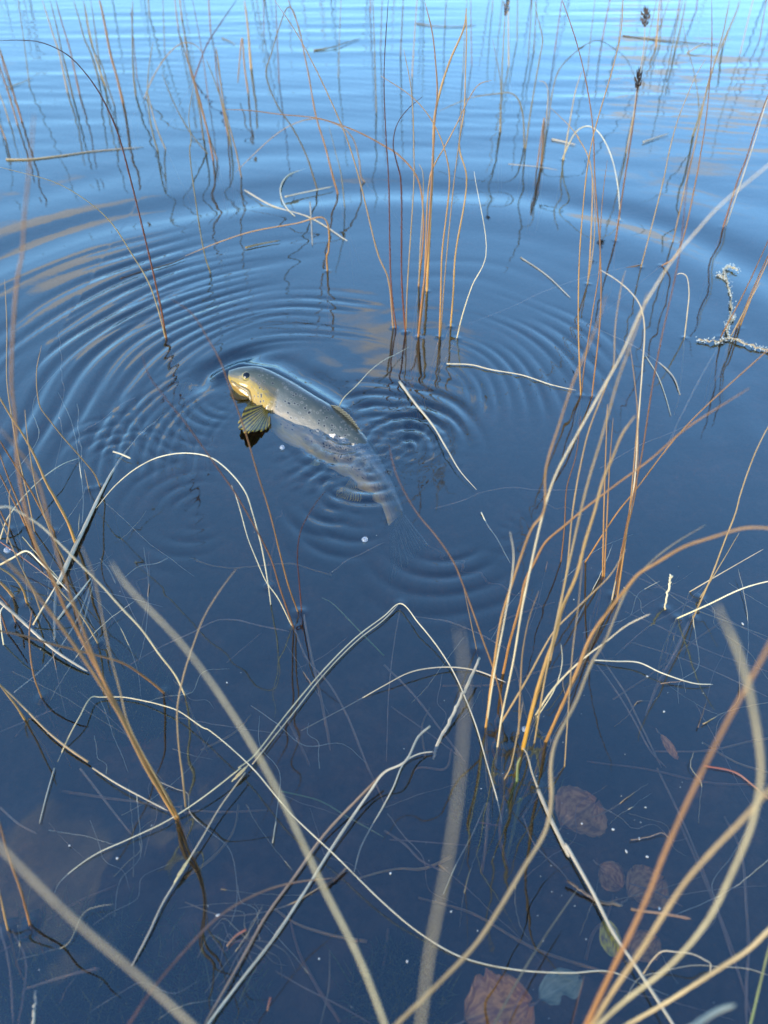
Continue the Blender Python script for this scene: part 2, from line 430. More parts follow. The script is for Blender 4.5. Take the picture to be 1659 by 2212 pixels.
def water_z(X, Y):
    Z = np.zeros_like(X)
    warp = lf(X, Y, 1.0)
    for (cx, cy), lam, slope, r0, r1, soft, ang, half, ph in RINGS:
        x0, y0 = wp(cx, cy)
        dx, dy = X - x0, Y - y0
        r = np.hypot(dx, dy)
        a = slope * lam / (2 * np.pi)
        env = sstep(r0 - soft * .5, r0 + soft * .5, r) if r0 > 0 else 1.0
        env = env * (1 - sstep(r1 - soft, r1 + soft, r))
        th = np.arctan2(dy, dx)
        if ang is not None:
            d = np.abs((th - R(ang) + np.pi) % (2 * np.pi) - np.pi)
            env = env * (1 - sstep(R(half) * .55, R(half) * 1.15, d))
        env = env if lam > .2 else env * np.clip(0.62 + 0.42 * np.sin(3 * th + ph * 5 + 4 * r) + .60 * lf(X, Y, 1.9, ph * 3) + .30 * np.sin(2 * np.pi * r / (lam * 4.6) + 2 * th), 0, 1.6)
        rr = r * (1 - .16 * r / r1) * (1 + .012 * np.sin(4 * th + ph)) + min(.34 * lam, .010) * lf(X, Y, 2.2, ph)
        s = np.sin(2 * np.pi * rr / lam + ph)
        Z += a * env * (s + .22 * np.cos(2 * (2 * np.pi * rr / lam + ph)))
    # wind ripple out on the lake, crests across the view
    far = sstep(1.4, 3.2, Y)
    for lam, sl, tilt, ph in ((.19, .020, .05, 0), (.12, .022, -.10, 1.3), (.075, .020, .16, 2.1), (.31, .016, -.04, .7), (.05, .014, .3, 4.)):
        k = 2 * np.pi / lam
        amp = sl / k * (.6 + .5 * lf(X, Y, .8, ph))
        Z += far * amp * np.sin(k * (Y * math.cos(tilt) + X * math.sin(tilt)) + 1.2 * lf(X, Y, .7, ph * 2) + ph)
    near = 1 - sstep(1.0, 1.7, Y)
    Z += near * (.00026 * lf(X, Y, 7.0, .4) + .00010 * lf(X, Y, 15.0, 2.2)) * np.clip(.6 + .8 * lf(X, Y, .9, 5.0), 0, 1.6)
    Z += .00022 * lf(X, Y, 2.0, 1.0) + .0006 * lf(X, Y, .6, 2.0)
    # chop stirred up by the tail
    for p_, rad_, sl_ in (((770, 945), .085, .26), ((875, 950), .07, .30), ((700, 1010), .06, .16), ((560, 860), .07, .12)):
        x0, y0 = wp(*p_); e_ = np.exp(-(np.hypot(X - x0, Y - y0) / rad_) ** 2)
        Z += e_ * sl_ * (.0022 * lf(X, Y, 34.0, p_[0] * .1) + .0012 * lf(X + .03 * lf(X, Y, 9.0), Y, 52.0, p_[1] * .1))
    # water climbing the foot of each stem
    for p_ in MENISCUS:
        x0, y0 = wp(*p_); k_ = np.abs(X[0] - x0) < .03; j_ = np.abs(Y[:, 0] - y0) < .03
        if k_.any() and j_.any():
            sl_ = np.ix_(j_, k_); Z[sl_] += .0016 * np.exp(-(np.hypot(X[sl_] - x0, Y[sl_] - y0) / .0055) ** 2)
    # water drawn up along the back of the fish
    P = np.array(FISH_RIDGE)
    dm = np.full(X.shape, 9.0)
    for a_, b_ in zip(P, P[1:]):
        ab = b_ - a_; tt = np.clip(((X - a_[0]) * ab[0] + (Y - a_[1]) * ab[1]) / (ab @ ab), 0, 1)
        dm = np.minimum(dm, np.hypot(X - a_[0] - tt * ab[0], Y - a_[1] - tt * ab[1]))
    Z += .0045 * np.exp(-(dm / .012) ** 2) - .002 * np.exp(-((dm - .035) / .018) ** 2)
    return Z * (1 - sstep(8, 14, np.hypot(X, Y)))

wx = axis([(-1.7, -.62, .009), (-.62, .62, .0033), (.62, 1.7, .009)], 1.09, (-450, 450))
wy = axis([(-.3, .22, .008), (.22, .55, .0048), (.55, 1.65, .0033), (1.65, 3.0, .007), (3.0, 6.0, .014)], 1.10, (-3, 800))
co, q, idx = grid_mesh('water', wx, wy, water_z)
# close the body of water below the bed so that the peat-stained depth absorbs light
n0 = len(co)
rim = np.concatenate([idx[0, :], idx[1:, -1], idx[-1, -2::-1], idx[-2:0:-1, 0]])
low = co[rim].copy(); low[:, 2] = -4.0
k = len(rim); li = np.arange(n0, n0 + k)
side = np.stack([rim, li, np.roll(li, -1), np.roll(rim, -1)], -1)
nx_, ny_ = len(wx), len(wy)
cor = [0, nx_ - 1, nx_ + ny_ - 2, 2 * nx_ + ny_ - 3]
me = bpy.data.meshes.new('water')
allco = np.vstack([co, low])
fl = np.concatenate([q.ravel(), side.ravel(), li[::-1]]).astype('i4')
starts = np.concatenate([np.arange(0, (len(q) + len(side)) * 4, 4), [(len(q) + len(side)) * 4]]).astype('i4')
me.vertices.add(len(allco)); me.vertices.foreach_set('co', allco.ravel())
me.loops.add(len(fl)); me.loops.foreach_set('vertex_index', fl)
me.polygons.add(len(starts)); me.polygons.foreach_set('loop_start', starts)
sm = np.ones(len(starts), bool); sm[len(q):] = False
me.polygons.foreach_set('use_smooth', sm)
me.update(calc_edges=True); me.validate()
m = bpy.data.materials.new('lake_water'); m.use_nodes = True; t = m.node_tree; t.nodes.clear()
o_ = t.nodes.new('ShaderNodeOutputMaterial')
fr = N(t, 'ShaderNodeFresnel', i_IOR=WATER_REFL)
gl = N(t, 'ShaderNodeBsdfGlossy', i_Roughness=0.0); gl.inputs['Color'].default_value = (.74, .92, .97, 1)
rf = N(t, 'ShaderNodeBsdfRefraction', i_Roughness=0.0, i_IOR=1.33); rf.inputs['Color'].default_value = (1, 1, 1, 1)
mx = t.nodes.new('ShaderNodeMixShader')
fr2 = N(t, 'ShaderNodeFresnel', i_IOR=1.33); gm = N(t, 'ShaderNodeNewGeometry')
fmix = t.nodes.new('ShaderNodeMix'); t.links.new(gm.outputs['Backfacing'], fmix.inputs[0]); t.links.new(fr.outputs[0], fmix.inputs[2]); t.links.new(fr2.outputs[0], fmix.inputs[3])
t.links.new(fmix.outputs[0], mx.inputs[0]); t.links.new(rf.outputs[0], mx.inputs[1]); t.links.new(gl.outputs[0], mx.inputs[2])
t.links.new(mx.outputs[0], o_.inputs[0])
g_ = N(t, 'ShaderNodeNewGeometry')
n1 = N(t, 'ShaderNodeTexNoise', i_Scale=16.0, i_Detail=2.0); t.links.new(g_.outputs['Position'], n1.inputs['Vector'])
bp = N(t, 'ShaderNodeBump', i_Strength=0.25, i_Distance=0.0012); t.links.new(n1.outputs[0], bp.inputs['Height'])
for s_ in (fr, gl, rf): t.links.new(bp.outputs[0], s_.inputs['Normal'])
va = N(t, 'ShaderNodeVolumeAbsorption', i_Density=WATER_DENS); va.inputs['Color'].default_value = (.72, .58, .42, 1)
t.links.new(va.outputs[0], o_.inputs['Volume'])
tag(link('water', me, m), 'rippled blue lake water reflecting the sky', kind='structure')

# ------------------------------------------------------------------ the trout
def lerp_tab(u, tab):
    us = [a for a, _ in tab]; return np.interp(u, us, [b for _, b in tab])
BACK = [((495, 800), .026), ((520, 793), .032), ((560, 792), .034), ((620, 818), .027), ((680, 854), .022), ((735, 889), .013),
        ((795, 950), -.001), ((838, 1020), -.018), ((862, 1075), -.030), ((872, 1105), -.038)]
back_pts = [at_z(p, z) if z >= 0 else under(p, z) for p, z in BACK]
NB = 84
bk = catmull(back_pts, 14)
Ls = np.r_[0, np.cumsum(np.linalg.norm(np.diff(bk, axis=0), axis=1))]
FL = Ls[-1]
us = np.linspace(0, 1, NB) ** 1.15
bk = np.stack([np.interp(us * FL, Ls, bk[:, i]) for i in range(3)], 1)
tanv = np.gradient(bk, axis=0); tanv[:, 2] *= .4; tanv /= np.linalg.norm(tanv, axis=1)[:, None]
ROLL = np.interp(us, [0, .3, .7, 1], [R(34), R(42), R(40), R(30)])
side_h = np.stack([-tanv[:, 1], tanv[:, 0], 0 * us], 1); side_h /= np.linalg.norm(side_h, axis=1)[:, None]   # horizontal, to the fish's right
if side_h[30] @ np.array([1, .4, 0]) < 0: side_h = -side_h
dors = np.cos(ROLL)[:, None] * np.array([0, 0, 1.0]) + np.sin(ROLL)[:, None] * side_h
lat = np.cross(dors, tanv); lat /= np.linalg.norm(lat, axis=1)[:, None]
if lat[30] @ np.array([0, -1, .5]) < 0: lat = -lat                                                             # towards the left flank
DEP = FL * lerp_tab(us, [(0, .045), (.012, .075), (.05, .115), (.10, .150), (.17, .188), (.25, .215), (.36, .232), (.50, .232), (.62, .205), (.74, .160), (.85, .115), (.93, .090), (1, .096)])
WID = FL * lerp_tab(us, [(0, .035), (.012, .055), (.05, .076), (.10, .095), (.17, .112), (.25, .114), (.36, .122), (.50, .118), (.62, .10), (.74, .074), (.85, .05), (.93, .034), (1, .022)])
ctr = bk - dors * (DEP / 2)[:, None]
NS = 40
ang = np.linspace(0, 2 * np.pi, NS, endpoint=False)          # 0 = dorsal, 90 = left flank
ca, sa = np.cos(ang), np.sin(ang)
shape_w = np.sign(sa) * np.abs(sa) ** .9
V = ctr[:, None] + ca[None, :, None] * dors[:, None] * (DEP / 2)[:, None, None] + shape_w[None, :, None] * lat[:, None] * (WID / 2)[:, None, None]
U, A = np.meshgrid(us, ang, indexing='ij')
vv = (1 - np.cos(A)) / 2                                     # 0 back .. 1 belly
sidef = np.abs(np.sin(A))
disp = np.zeros_like(U)
# gill cover plate: raised, with a step at its hind edge
edge = .262 - .05 * (vv - .55) ** 2 * 4
disp += FL * .010 * sidef * sstep(.13, .23, U) * (1 - sstep(edge - .006, edge + .006, U)) * sstep(.22, .4, vv)
disp -= FL * .006 * sidef * np.exp(-((U - edge - .012) / .010) ** 2) * sstep(.22, .4, vv)
# cheek line of the preopercle
disp -= FL * .004 * sidef * np.exp(-((U - .175) / .007) ** 2) * sstep(.35, .5, vv)
# mouth: a slit from the snout back under the eye
ml = .60 + .22 * U / .14
disp -= FL * .012 * np.exp(-((vv - ml) / .035) ** 2) * (1 - sstep(.10, .145, U)) * sstep(.0, .012, U)
# lips on either side of it
disp += FL * .004 * (np.exp(-((vv - ml + .09) / .04) ** 2) + np.exp(-((vv - ml - .09) / .04) ** 2)) * (1 - sstep(.08, .12, U))
# brow and nostril
disp += FL * .004 * np.exp(-((U - .075) / .03) ** 2 - ((vv - .22) / .1) ** 2)
disp -= FL * .004 * np.exp(-((U - .035) / .008) ** 2 - ((vv - .25) / .05) ** 2) * sidef
# faint muscle bands on the flank
disp += FL * .0008 * np.sin(U * 150 + np.abs(vv - .5) * 40) * sstep(.25, .35, U) * sidef
nrm = ca[None, :, None] * dors[:, None] + sa[None, :, None] * lat[:, None]
V = V + nrm * disp[..., None]
trout_base = Vector(ctr[NB // 2])
trout = thing('trout', 'spotted brown trout surfacing with its yellow head out of the water', 'fish', trout_base)
tip = ctr[0] + (ctr[0] - ctr[3]) * .25
verts = np.vstack([V.reshape(-1, 3), tip[None], ctr[-1][None]]) - np.array(trout_base)
faces = []
for i in range(NB - 1):
    for j in range(NS):
        k = (j + 1) % NS; faces.append((i * NS + j, (i + 1) * NS + j, (i + 1) * NS + k, i * NS + k))
for j in range(NS):
    k = (j + 1) % NS
    faces.append((NB * NS, j, k)); faces.append((NB * NS + 1, (NB - 1) * NS + k, (NB - 1) * NS + j))
me = bpy.data.meshes.new('body'); me.from_pydata(verts.tolist(), [], faces)
uvv = np.zeros((len(verts), 3), 'f4'); uvv[:NB * NS, 0] = U.ravel(); uvv[:NB * NS, 1] = vv.ravel(); uvv[:NB * NS, 2] = np.sign(np.sin(A)).ravel(); uvv[-1, 0] = 1; uvv[-2:, 1] = .5
at = me.attributes.new('fish', 'FLOAT_VECTOR', 'POINT'); at.data.foreach_set('vector', uvv.ravel())
me.polygons.foreach_set('use_smooth', [True] * len(me.polygons))
bm = bmesh.new(); bm.from_mesh(me); bmesh.ops.recalc_face_normals(bm, faces=bm.faces); bm.to_mesh(me); bm.free()
m, t, b, o_ = new_mat('trout_skin')
at = N(t, 'ShaderNodeAttribute', attribute_name='fish')
sx = N(t, 'ShaderNodeSeparateXYZ'); t.links.new(at.outputs['Vector'], sx.inputs[0])
u_, v_ = sx.outputs[0], sx.outputs[1]
nz = N(t, 'ShaderNodeTexNoise', i_Scale=14.0, i_Detail=4.0); mpn = N(t, 'ShaderNodeMapping'); mpn.inputs['Scale'].default_value = (1.6, 1, 1)
t.links.new(at.outputs['Vector'], mpn.inputs[0]); t.links.new(mpn.outputs[0], nz.inputs['Vector'])
vj = math_n(t, 'ADD', v_, math_n(t, 'MULTIPLY', math_n(t, 'SUBTRACT', nz.outputs[0], .5), .32))
flank = ramp_n(t, vj, [(0.0, (.030, .040, .034)), (.13, (.045, .055, .045)), (.27, (.085, .09, .07)), (.46, (.20, .175, .12)), (.62, (.46, .34, .19)), (.80, (.74, .56, .20)), (1.0, (.78, .70, .46))])
head = ramp_n(t, vj, [(0.0, (.030, .040, .030)), (.22, (.06, .07, .05)), (.32, (.10, .085, .05)), (.42, (.24, .165, .010)), (.56, (.34, .205, .001)), (.80, (.24, .125, .001)), (1.0, (.30, .22, .07))])
hm = ramp_n(t, math_n(t, 'ADD', u_, math_n(t, 'MULTIPLY', math_n(t, 'SUBTRACT', nz.outputs[0], .5), .03)), [(0.245, (1, 1, 1)), (.285, (0, 0, 0))])
c = mixc(t, hm, flank, head)
# spots: dark with pale halo, on back and flank
def spots(sc_u, sc_v, rad, seed):
    mp = N(t, 'ShaderNodeMapping'); mp.inputs['Scale'].default_value = (sc_u, sc_v, 0); mp.inputs['Location'].default_value = (seed, seed * .7, 0)
    t.links.new(at.outputs['Vector'], mp.inputs[0])
    vo = N(t, 'ShaderNodeTexVoronoi', i_Scale=1.0, i_Randomness=0.9); t.links.new(mp.outputs[0], vo.inputs['Vector'])
    sep_ = N(t, 'ShaderNodeSeparateXYZ'); t.links.new(vo.outputs['Color'], sep_.inputs[0])
    return vo.outputs['Distance'], sep_.outputs[0]
dist, rnd = spots(52, 17, .2, 3.3)
keep = math_n(t, 'GREATER_THAN', rnd, .30)
zone = ramp_n(t, v_, [(.04, (.7, .7, .7)), (.15, (1, 1, 1)), (.62, (1, 1, 1)), (.72, (0, 0, 0))])
zu = ramp_n(t, u_, [(.10, (0, 0, 0)), (.15, (1, 1, 1)), (.93, (1, 1, 1)), (.98, (0, 0, 0))])
keep = math_n(t, 'MULTIPLY', math_n(t, 'MULTIPLY', keep, zone), zu)
halo = math_n(t, 'MULTIPLY', ramp_n(t, dist, [(.34, (1, 1, 1)), (.42, (0, 0, 0))]), math_n(t, 'MULTIPLY', keep, .16))
core = math_n(t, 'MULTIPLY', ramp_n(t, dist, [(.23, (1, 1, 1)), (.30, (0, 0, 0))]), keep)
c = mixc(t, halo, c, (.48, .46, .40)); c = mixc(t, core, c, (.012, .014, .014))
# dark slit of the mouth and the edge of the gill
t.links.new(c, b.inputs['Base Color'])
b.inputs['Roughness'].default_value = .3; b.inputs['Specular IOR Level'].default_value = .3
b.inputs['Coat Weight'].default_value = 1.0; b.inputs['Coat Roughness'].default_value = .06; b.inputs['Coat IOR'].default_value = 1.5
sc_ = N(t, 'ShaderNodeTexVoronoi', i_Scale=1.0); mps = N(t, 'ShaderNodeMapping'); mps.inputs['Scale'].default_value = (150, 45, 0)
t.links.new(at.outputs['Vector'], mps.inputs[0]); t.links.new(mps.outputs[0], sc_.inputs['Vector'])
bp = N(t, 'ShaderNodeBump', i_Strength=0.6, i_Distance=0.0008); t.links.new(sc_.outputs['Distance'], bp.inputs['Height']); t.links.new(bp.outputs[0], b.inputs['Normal'])
SKIN = m
link('body', me, SKIN, trout, trout_base)

def fpt(u, a_deg, out=0.0):
    """a point on the skin: u along the fish, angle from the back over the left flank"""
    i = np.interp(u, us, np.arange(NB)); i0 = int(i); f = i - i0; i1 = min(i0 + 1, NB - 1)
    mixv = lambda arr: arr[i0] * (1 - f) + arr[i1] * f
    a = R(a_deg); d_, l_, c_ = mixv(dors), mixv(lat), mixv(ctr)
    dp, wd = float(np.interp(u, us, DEP)), float(np.interp(u, us, WID))
    p = c_ + d_ * (math.cos(a) * (dp / 2 + out)) + l_ * (math.sin(a) * (wd / 2 + out))
    return Vector(p), Vector(d_), Vector(l_), Vector(mixv(tanv))
# eyes
def eye(a_deg):
    p, d_, l_, tv = fpt(.075, a_deg, -.0045)
    n = (l_ * (1 if a_deg < 180 else -1) + d_ * .35).normalized()
    r = FL * .020
    bm = bmesh.new(); bmesh.ops.create_uvsphere(bm, u_segments=20, v_segments=14, radius=r)
    rot = n.to_track_quat('Z', 'Y').to_matrix().to_4x4(); bm.transform(rot)
    bm.faces.ensure_lookup_table()
    me = bpy.data.meshes.new('eye'); 
    for f_ in bm.faces:
        f_.smooth = True; k = f_.calc_center_median().normalized().dot(n)
        f_.material_index = 0 if k > .80 else (1 if k > .35 else 2)
    bm.to_mesh(me); bm.free()
    for nm, colr, ro in (('pupil', (.004, .006, .008), .05), ('iris', (.28, .22, .07), .15), ('eye_rim', (.03, .03, .02), .3)):
        mm, tt, bb, _ = new_mat(nm); bb.inputs['Base Color'].default_value = (*colr, 1); bb.inputs['Roughness'].default_value = ro; me.materials.append(mm)
    link('eye', me, None, trout, p)
eye(63); eye(297)
# jaw bone plate along the mouth (maxilla)
def maxilla(sign):
    pts = [fpt(u, sign * a, .0006)[0] for u, a in ((.012, 98), (.045, 104), (.09, 111), (.135, 121))]
    C = catmull(pts, 5); r = np.interp(np.linspace(0, 1, len(C)), [0, .4, .85, 1], [.0020, .0032, .0042, .0014])
    me = tube(C, r, 8, .7, 0, 0, pts[0], 0); mm = bpy.data.materials.get('jaw_skin')
    if mm is None:
        mm, tt, bb, _ = new_mat('jaw_skin'); n_ = N(tt, 'ShaderNodeTexNoise', i_Scale=160.0)
        tt.links.new(ramp_n(tt, n_.outputs[0], [(.35, (.08, .06, .02)), (.65, (.26, .19, .07))]), bb.inputs['Base Color']); bb.inputs['Roughness'].default_value = .2
    link('jaw', me, mm, trout, pts[0])
maxilla(1); maxilla(-1)

def fin_mat(name, c0, c1, trans):
    m, t, b, o_ = new_mat(name)
    at = N(t, 'ShaderNodeAttribute', attribute_name='ray')
    sx = N(t, 'ShaderNodeSeparateXYZ'); t.links.new(at.outputs['Vector'], sx.inputs[0])
    w = N(t, 'ShaderNodeMath', operation='SINE'); t.links.new(math_n(t, 'MULTIPLY', sx.outputs[0], 75.0), w.inputs[0])
    n_ = N(t, 'ShaderNodeTexNoise', i_Scale=9.0); t.links.new(at.outputs['Vector'], n_.inputs['Vector'])
    f = math_n(t, 'ADD', math_n(t, 'MULTIPLY', w.outputs[0], .35), n_.outputs[0])
    t.links.new(ramp_n(t, f, [(.25, c0), (.8, c1)]), b.inputs['Base Color'])
    b.inputs['Roughness'].default_value = .25
    tr = t.nodes.new('ShaderNodeBsdfTransparent'); mx = t.nodes.new('ShaderNodeMixShader')
    t.links.new(math_n(t, 'MULTIPLY', math_n(t, 'SUBTRACT', 1.15, w.outputs[0]), trans), mx.inputs[0])
    t.links.new(b.outputs[0], mx.inputs[1]); t.links.new(tr.outputs[0], mx.inputs[2]); t.links.new(mx.outputs[0], o_.inputs[0])
    return m
FIN_G = fin_mat('fin_grey', (.05, .055, .045), (.16, .16, .12), .10)
FIN_Y = fin_mat('fin_yellow', (.07, .055, .012), (.34, .26, .05), .10)
FIN_P = fin_mat('fin_olive', (.020, .015, .003), (.24, .165, .008), .0)
FIN_T = fin_mat('fin_tail', (.03, .035, .035), (.08, .085, .08), .38)
def fin(name, roots, tips, mat, thick=.0012, ripple=.0):
    """fan between a root line and a tip line, with raised rays"""
    nr, nl = 26, 9
    rt, tp = catmull(roots, 8), catmull(tips, 8)
    g = lambda C, s: np.array([np.interp(s, np.linspace(0, 1, len(C)), C[:, i]) for i in range(3)])
    bm = bmesh.new(); lay = []
    P = np.zeros((nr, nl, 3)); UV = np.zeros((nr, nl, 3))
    for i in range(nr):
        s = i / (nr - 1); a_, b_ = g(rt, s), g(tp, s)
        notch = 1 - .06 * (i % 3 == 0) - .04 * random.random()
        for j in range(nl):
            f = j / (nl - 1); P[i, j] = a_ + (b_ - a_) * f * (notch if j == nl - 1 else 1); UV[i, j] = (s, f, 0)
    d1 = np.gradient(P, axis=0); d2 = np.gradient(P, axis=1); nn = np.cross(d1, d2); nn /= np.linalg.norm(nn, axis=2)[..., None] + 1e-9
    P += nn * (ripple * np.sin(UV[..., 0] * 9) * UV[..., 1])[..., None]
    rise = (thick * (.5 + .5 * (np.arange(nr) % 2))[:, None] * (1 - .75 * UV[..., 1]))[..., None]
    org = Vector(P[0, 0])
    VV = np.vstack([(P + nn * rise).reshape(-1, 3), (P - nn * rise).reshape(-1, 3)]) - np.array(org)
    F_ = []; n_ = nr * nl
    for i in range(nr - 1):
        for j in range(nl - 1):
            a_, b_, c_, d_ = i * nl + j, (i + 1) * nl + j, (i + 1) * nl + j + 1, i * nl + j + 1
            F_.append((a_, b_, c_, d_)); F_.append((n_ + d_, n_ + c_, n_ + b_, n_ + a_))
    rim = [i * nl for i in range(nr)] + [(nr - 1) * nl + j for j in range(1, nl)] + [i * nl + nl - 1 for i in range(nr - 2, -1, -1)] + [j for j in range(nl - 2, 0, -1)]
    for a_, b_ in zip(rim, rim[1:] + rim[:1]): F_.append((b_, a_, n_ + a_, n_ + b_))
    me = bpy.data.meshes.new(name); me.from_pydata(VV.tolist(), [], F_)
    at = me.attributes.new('ray', 'FLOAT_VECTOR', 'POINT'); at.data.foreach_set('vector', np.vstack([UV.reshape(-1, 3)] * 2).astype('f4').ravel())
    me.polygons.foreach_set('use_smooth', [True] * len(me.polygons))
    return link(name, me, mat, trout, org)
def along(u, a, d=0, l=0, tl=0):
    p, dv, lv, tv = fpt(u, a, -.002); return p + dv * d + lv * l + tv * tl
# dorsal fin, folded low over the back; adipose fin; anal and pelvic fins; tail
fin('dorsal_fin', [along(.44, 0), along(.51, 0), along(.58, 0)], [along(.50, 0, .010, .012), along(.57, 0, .011, .014), along(.63, 0, .005, .008)], FIN_G)
fin('adipose_fin', [along(.80, 0), along(.815, 0), along(.83, 0)], [along(.83, 0, .012), along(.842, 0, .012), along(.852, 0, .006)], FIN_G)
fin('anal_fin', [along(.73, 180), along(.77, 180), along(.81, 180)], [along(.76, 180, -.045, .01), along(.80, 180, -.034, .01), along(.84, 180, -.018, .006)], FIN_Y)
for sg in (1, -1):
    fin('pelvic_fin', [along(.52, sg * 160), along(.535, sg * 157), along(.55, sg * 154)], [along(.57, sg * 160, -.012, sg * .016), along(.59, sg * 158, -.008, sg * .02), along(.60, sg * 154, -.002, sg * .012)], FIN_Y)
# pectoral fins: the left one spread wide below the gill cover
pr = [along(.222, 98), along(.245, 100), along(.268, 102)]
pt = [at_z(p, z) if z > 0 else under(p, z) for p, z in (((530, 878), .013), ((514, 916), .012), ((534, 944), .010), ((560, 930), .010), ((584, 912), .008))]
fin('pectoral_fin', pr, pt, FIN_P, .0022, .006)
pr2 = [along(.25, 208), along(.262, 214), along(.275, 220)]
fin('pectoral_fin', pr2, [along(.28, 208, -.016, -.02), along(.31, 214, -.012, -.026), along(.33, 220, -.004, -.02)], FIN_Y)
# tail fan
e_, dv, lv, tv = fpt(.995, 0)
c_ = Vector(ctr[-1]); td = Vector(tanv[-1]); dv = Vector(dors[-1]); hd_ = DEP[-1] / 2
down = Vector((0, 0, -1)); tl = FL * .17
roots = [c_ + dv * hd_ * .9, c_ + dv * hd_ * .4, c_ - dv * hd_ * .4, c_ - dv * hd_ * .9]
ext = [c_ + td * tl + dv * FL * .125 + down * .02, c_ + td * tl * .93 + dv * FL * .06 + down * .025, c_ + td * tl * .9 - dv * FL * .06 + down * .03, c_ + td * tl - dv * FL * .125 + down * .03]
fin('tail_fin', roots, ext, FIN_T, .0014, .003)

# ------------------------------------------------------------------ rushes and sedges
def clump(name, label, cat, rootpx, rows, part='stem', group=None):
    r = at_z(rootpx, 0); loc = (r.x, r.y, float(bed_z(r.x, r.y)))
    e = thing(name, label, cat, loc, group)
    for row in rows:
        col, w, mode, path = row[:4]; opt = row[4] if len(row) > 4 else {}
        fl = opt.get('flat', 1.0); kl = opt.get('keel', 0.0)
        stem(col, w, mode, path, opt, e, opt.get('name', part), loc if mode == 'B' else None, fl, kl)
    return e
LEAF = {'flat': .35, 'keel': .35}
def lf_(**k): d = dict(LEAF); d.update(k); return d

# clump behind the fish
clump('rush_clump', 'tight clump of upright orange rushes standing in the ripples behind the trout', 'rush', (885, 715), [
 ('t', (5, 2), 'B', 'D40,312 W838,600 818,553 L1480,1452 1380,1130 1240,800 1100,510 970,270 790,0'),
 ('d', (4.5, 2.5), 'B', 'D52,312 W845,620 M62,1452 40,1100 25,600 60,0'),
 ('d', (5, 1.6), 'B', 'D93,330 W868,610 M160,1452 130,1330 100,1180 130,1020 220,890 345,785'),
 ('o', (6, 3), 'B', 'D148,350 165,180 185,0 M415,1452 430,1200 440,1000 460,750 450,560 420,270 360,20'),
 ('o', (8, 4), 'B', 'D185,152 192,0 M425,1300 440,950 490,720 570,480 680,220 700,70'),
 ('o', (5, 1.8), 'B', 'D150,348 172,150 M400,1452 440,1340 520,1200 630,990 710,820 800,690 905,655'),
 ('o', (5, 2), 'B', 'D240,350 246,150 250,0 M560,1452 530,1260 480,1110 380,930 240,780 0,620'),
 ('t', (4, 2), 'B', 'D95,328 100,150 M270,1452 268,1200 260,900 240,680 185,400'),
 ('o', (5, 2.5), 'B', 'D288,305 300,150 308,0 M700,1452 640,1200 M680,900 690,600 700,250 695,70'),
 ('t', (4, 2), 'B', 'D245,345 262,100 M600,1452 650,1050 655,860'),
 ('o', (5, 2), 'B', 'D150,130 W915,480 902,385 M150,1270 0,1175 L1500,1090 1330,1020 1140,965 850,935 560,900 390,895'),
 ('p', (3.5, 1.5), 'B', 'D315,355 335,270 380,130 440,0 M760,1400'),
 ('t', (3.5, 1.5), 'B', 'D150,130 155,0 M340,1400 310,1340'),
])
stem('p', (3, 1.5), 'A', 'C1455,675 1480,620 1540,560 1600,495 1659,450 D50,425 105,395', label='pale thin grass blade arching from the trout back to the rush clump', cat='grass blade', name='grass')

# rushes right of it
clump('rush_clump', 'loose row of long crossing brown rushes at the dark water beyond the sedge tussock', 'rush', (1260, 840), [
 ('o', (4.5, 2.2), 'B', 'D850,605 840,300 845,0 N180,1400 230,1120 290,900 390,560 460,250 475,0'),
 ('b', (4.5, 2.2), 'B', 'D898,610 935,250 935,0 N245,1452 230,1050 180,700 100,360 0,60 M1480,0'),
 ('o', (4, 1.6), 'B', 'D852,600 865,480 900,250 930,60 B935,1000 945,850 965,690'),
], group=None)
clump('rush_clump', 'pair of thin orange rushes bending left where a floating leaf ends', 'rush', (1270, 612), [
 ('o', (4, 1.8), 'B', 'D880,122 890,0 N225,1452 215,1380 180,1250 100,1110 M1620,1130 1540,1030 1385,880'),
 ('t', (3.5, 1.8), 'B', 'D878,125 900,0 B912,950 905,800 890,690'),
])
SOLO = 'solitary thin rushes in open water'
def solo(label, col, w, path, opt=None, group=None):
    return stem(col, w, 'B', path, opt or {}, None, 'rush', label=label, cat='rush', group=group)
solo('brown rush stem with a dark seed head on a bent neck', 'b', (4.5, 2.5), 'B1000,1045 N490,1452 530,1200 570,930 585,800 592,730', {'head': (1, .045, .007)})
solo('rush stem with a plump brown seed head like a bud', 't', (3.5, 2), 'N500,1250 560,950 600,660 645,400 655,190', {'head': (1, .05, .012)})
solo('straight grey green rush carrying a dark upright seed head', 'g', (4, 2.5), 'M970,1080 985,760 988,600 1010,200 1018,125', {'head': (1, .055, .008)})
solo('olive rush forking off beside the one with the upright seed head', 'g', (3.5, 1.5), 'M978,1085 980,760 970,620 910,310')
solo('rush bent into a flat hook over open water', 'g', (4, 1.6), 'M1170,1210 1160,950 1120,810 1060,760 950,765 750,795 600,850 470,910')
solo('tall olive rush leaning right over the hooked rush', 'g', (4, 2), 'M1180,1212 1230,860 1300,450 1320,330 1275,120 1255,0')
solo('short thick orange rush stub with a broken top', 'o', (6, 5), 'M1310,1350 1325,1100 1332,960')
solo('orange rush stub leaning against a thicker broken stub', 'o', (4, 2.5), 'M1275,1362 1300,1180 1325,990')
solo('slender rush curling over at its tip above the broken stubs', 't', (3, 1.4), 'M1318,1345 1350,1000 1360,720 1335,672 1290,660')
solo('rush rising beside a floating pale splinter, blurred and tan', 't', (4, 2), 'M1490,1310 1540,1010 1590,740 1640,580')
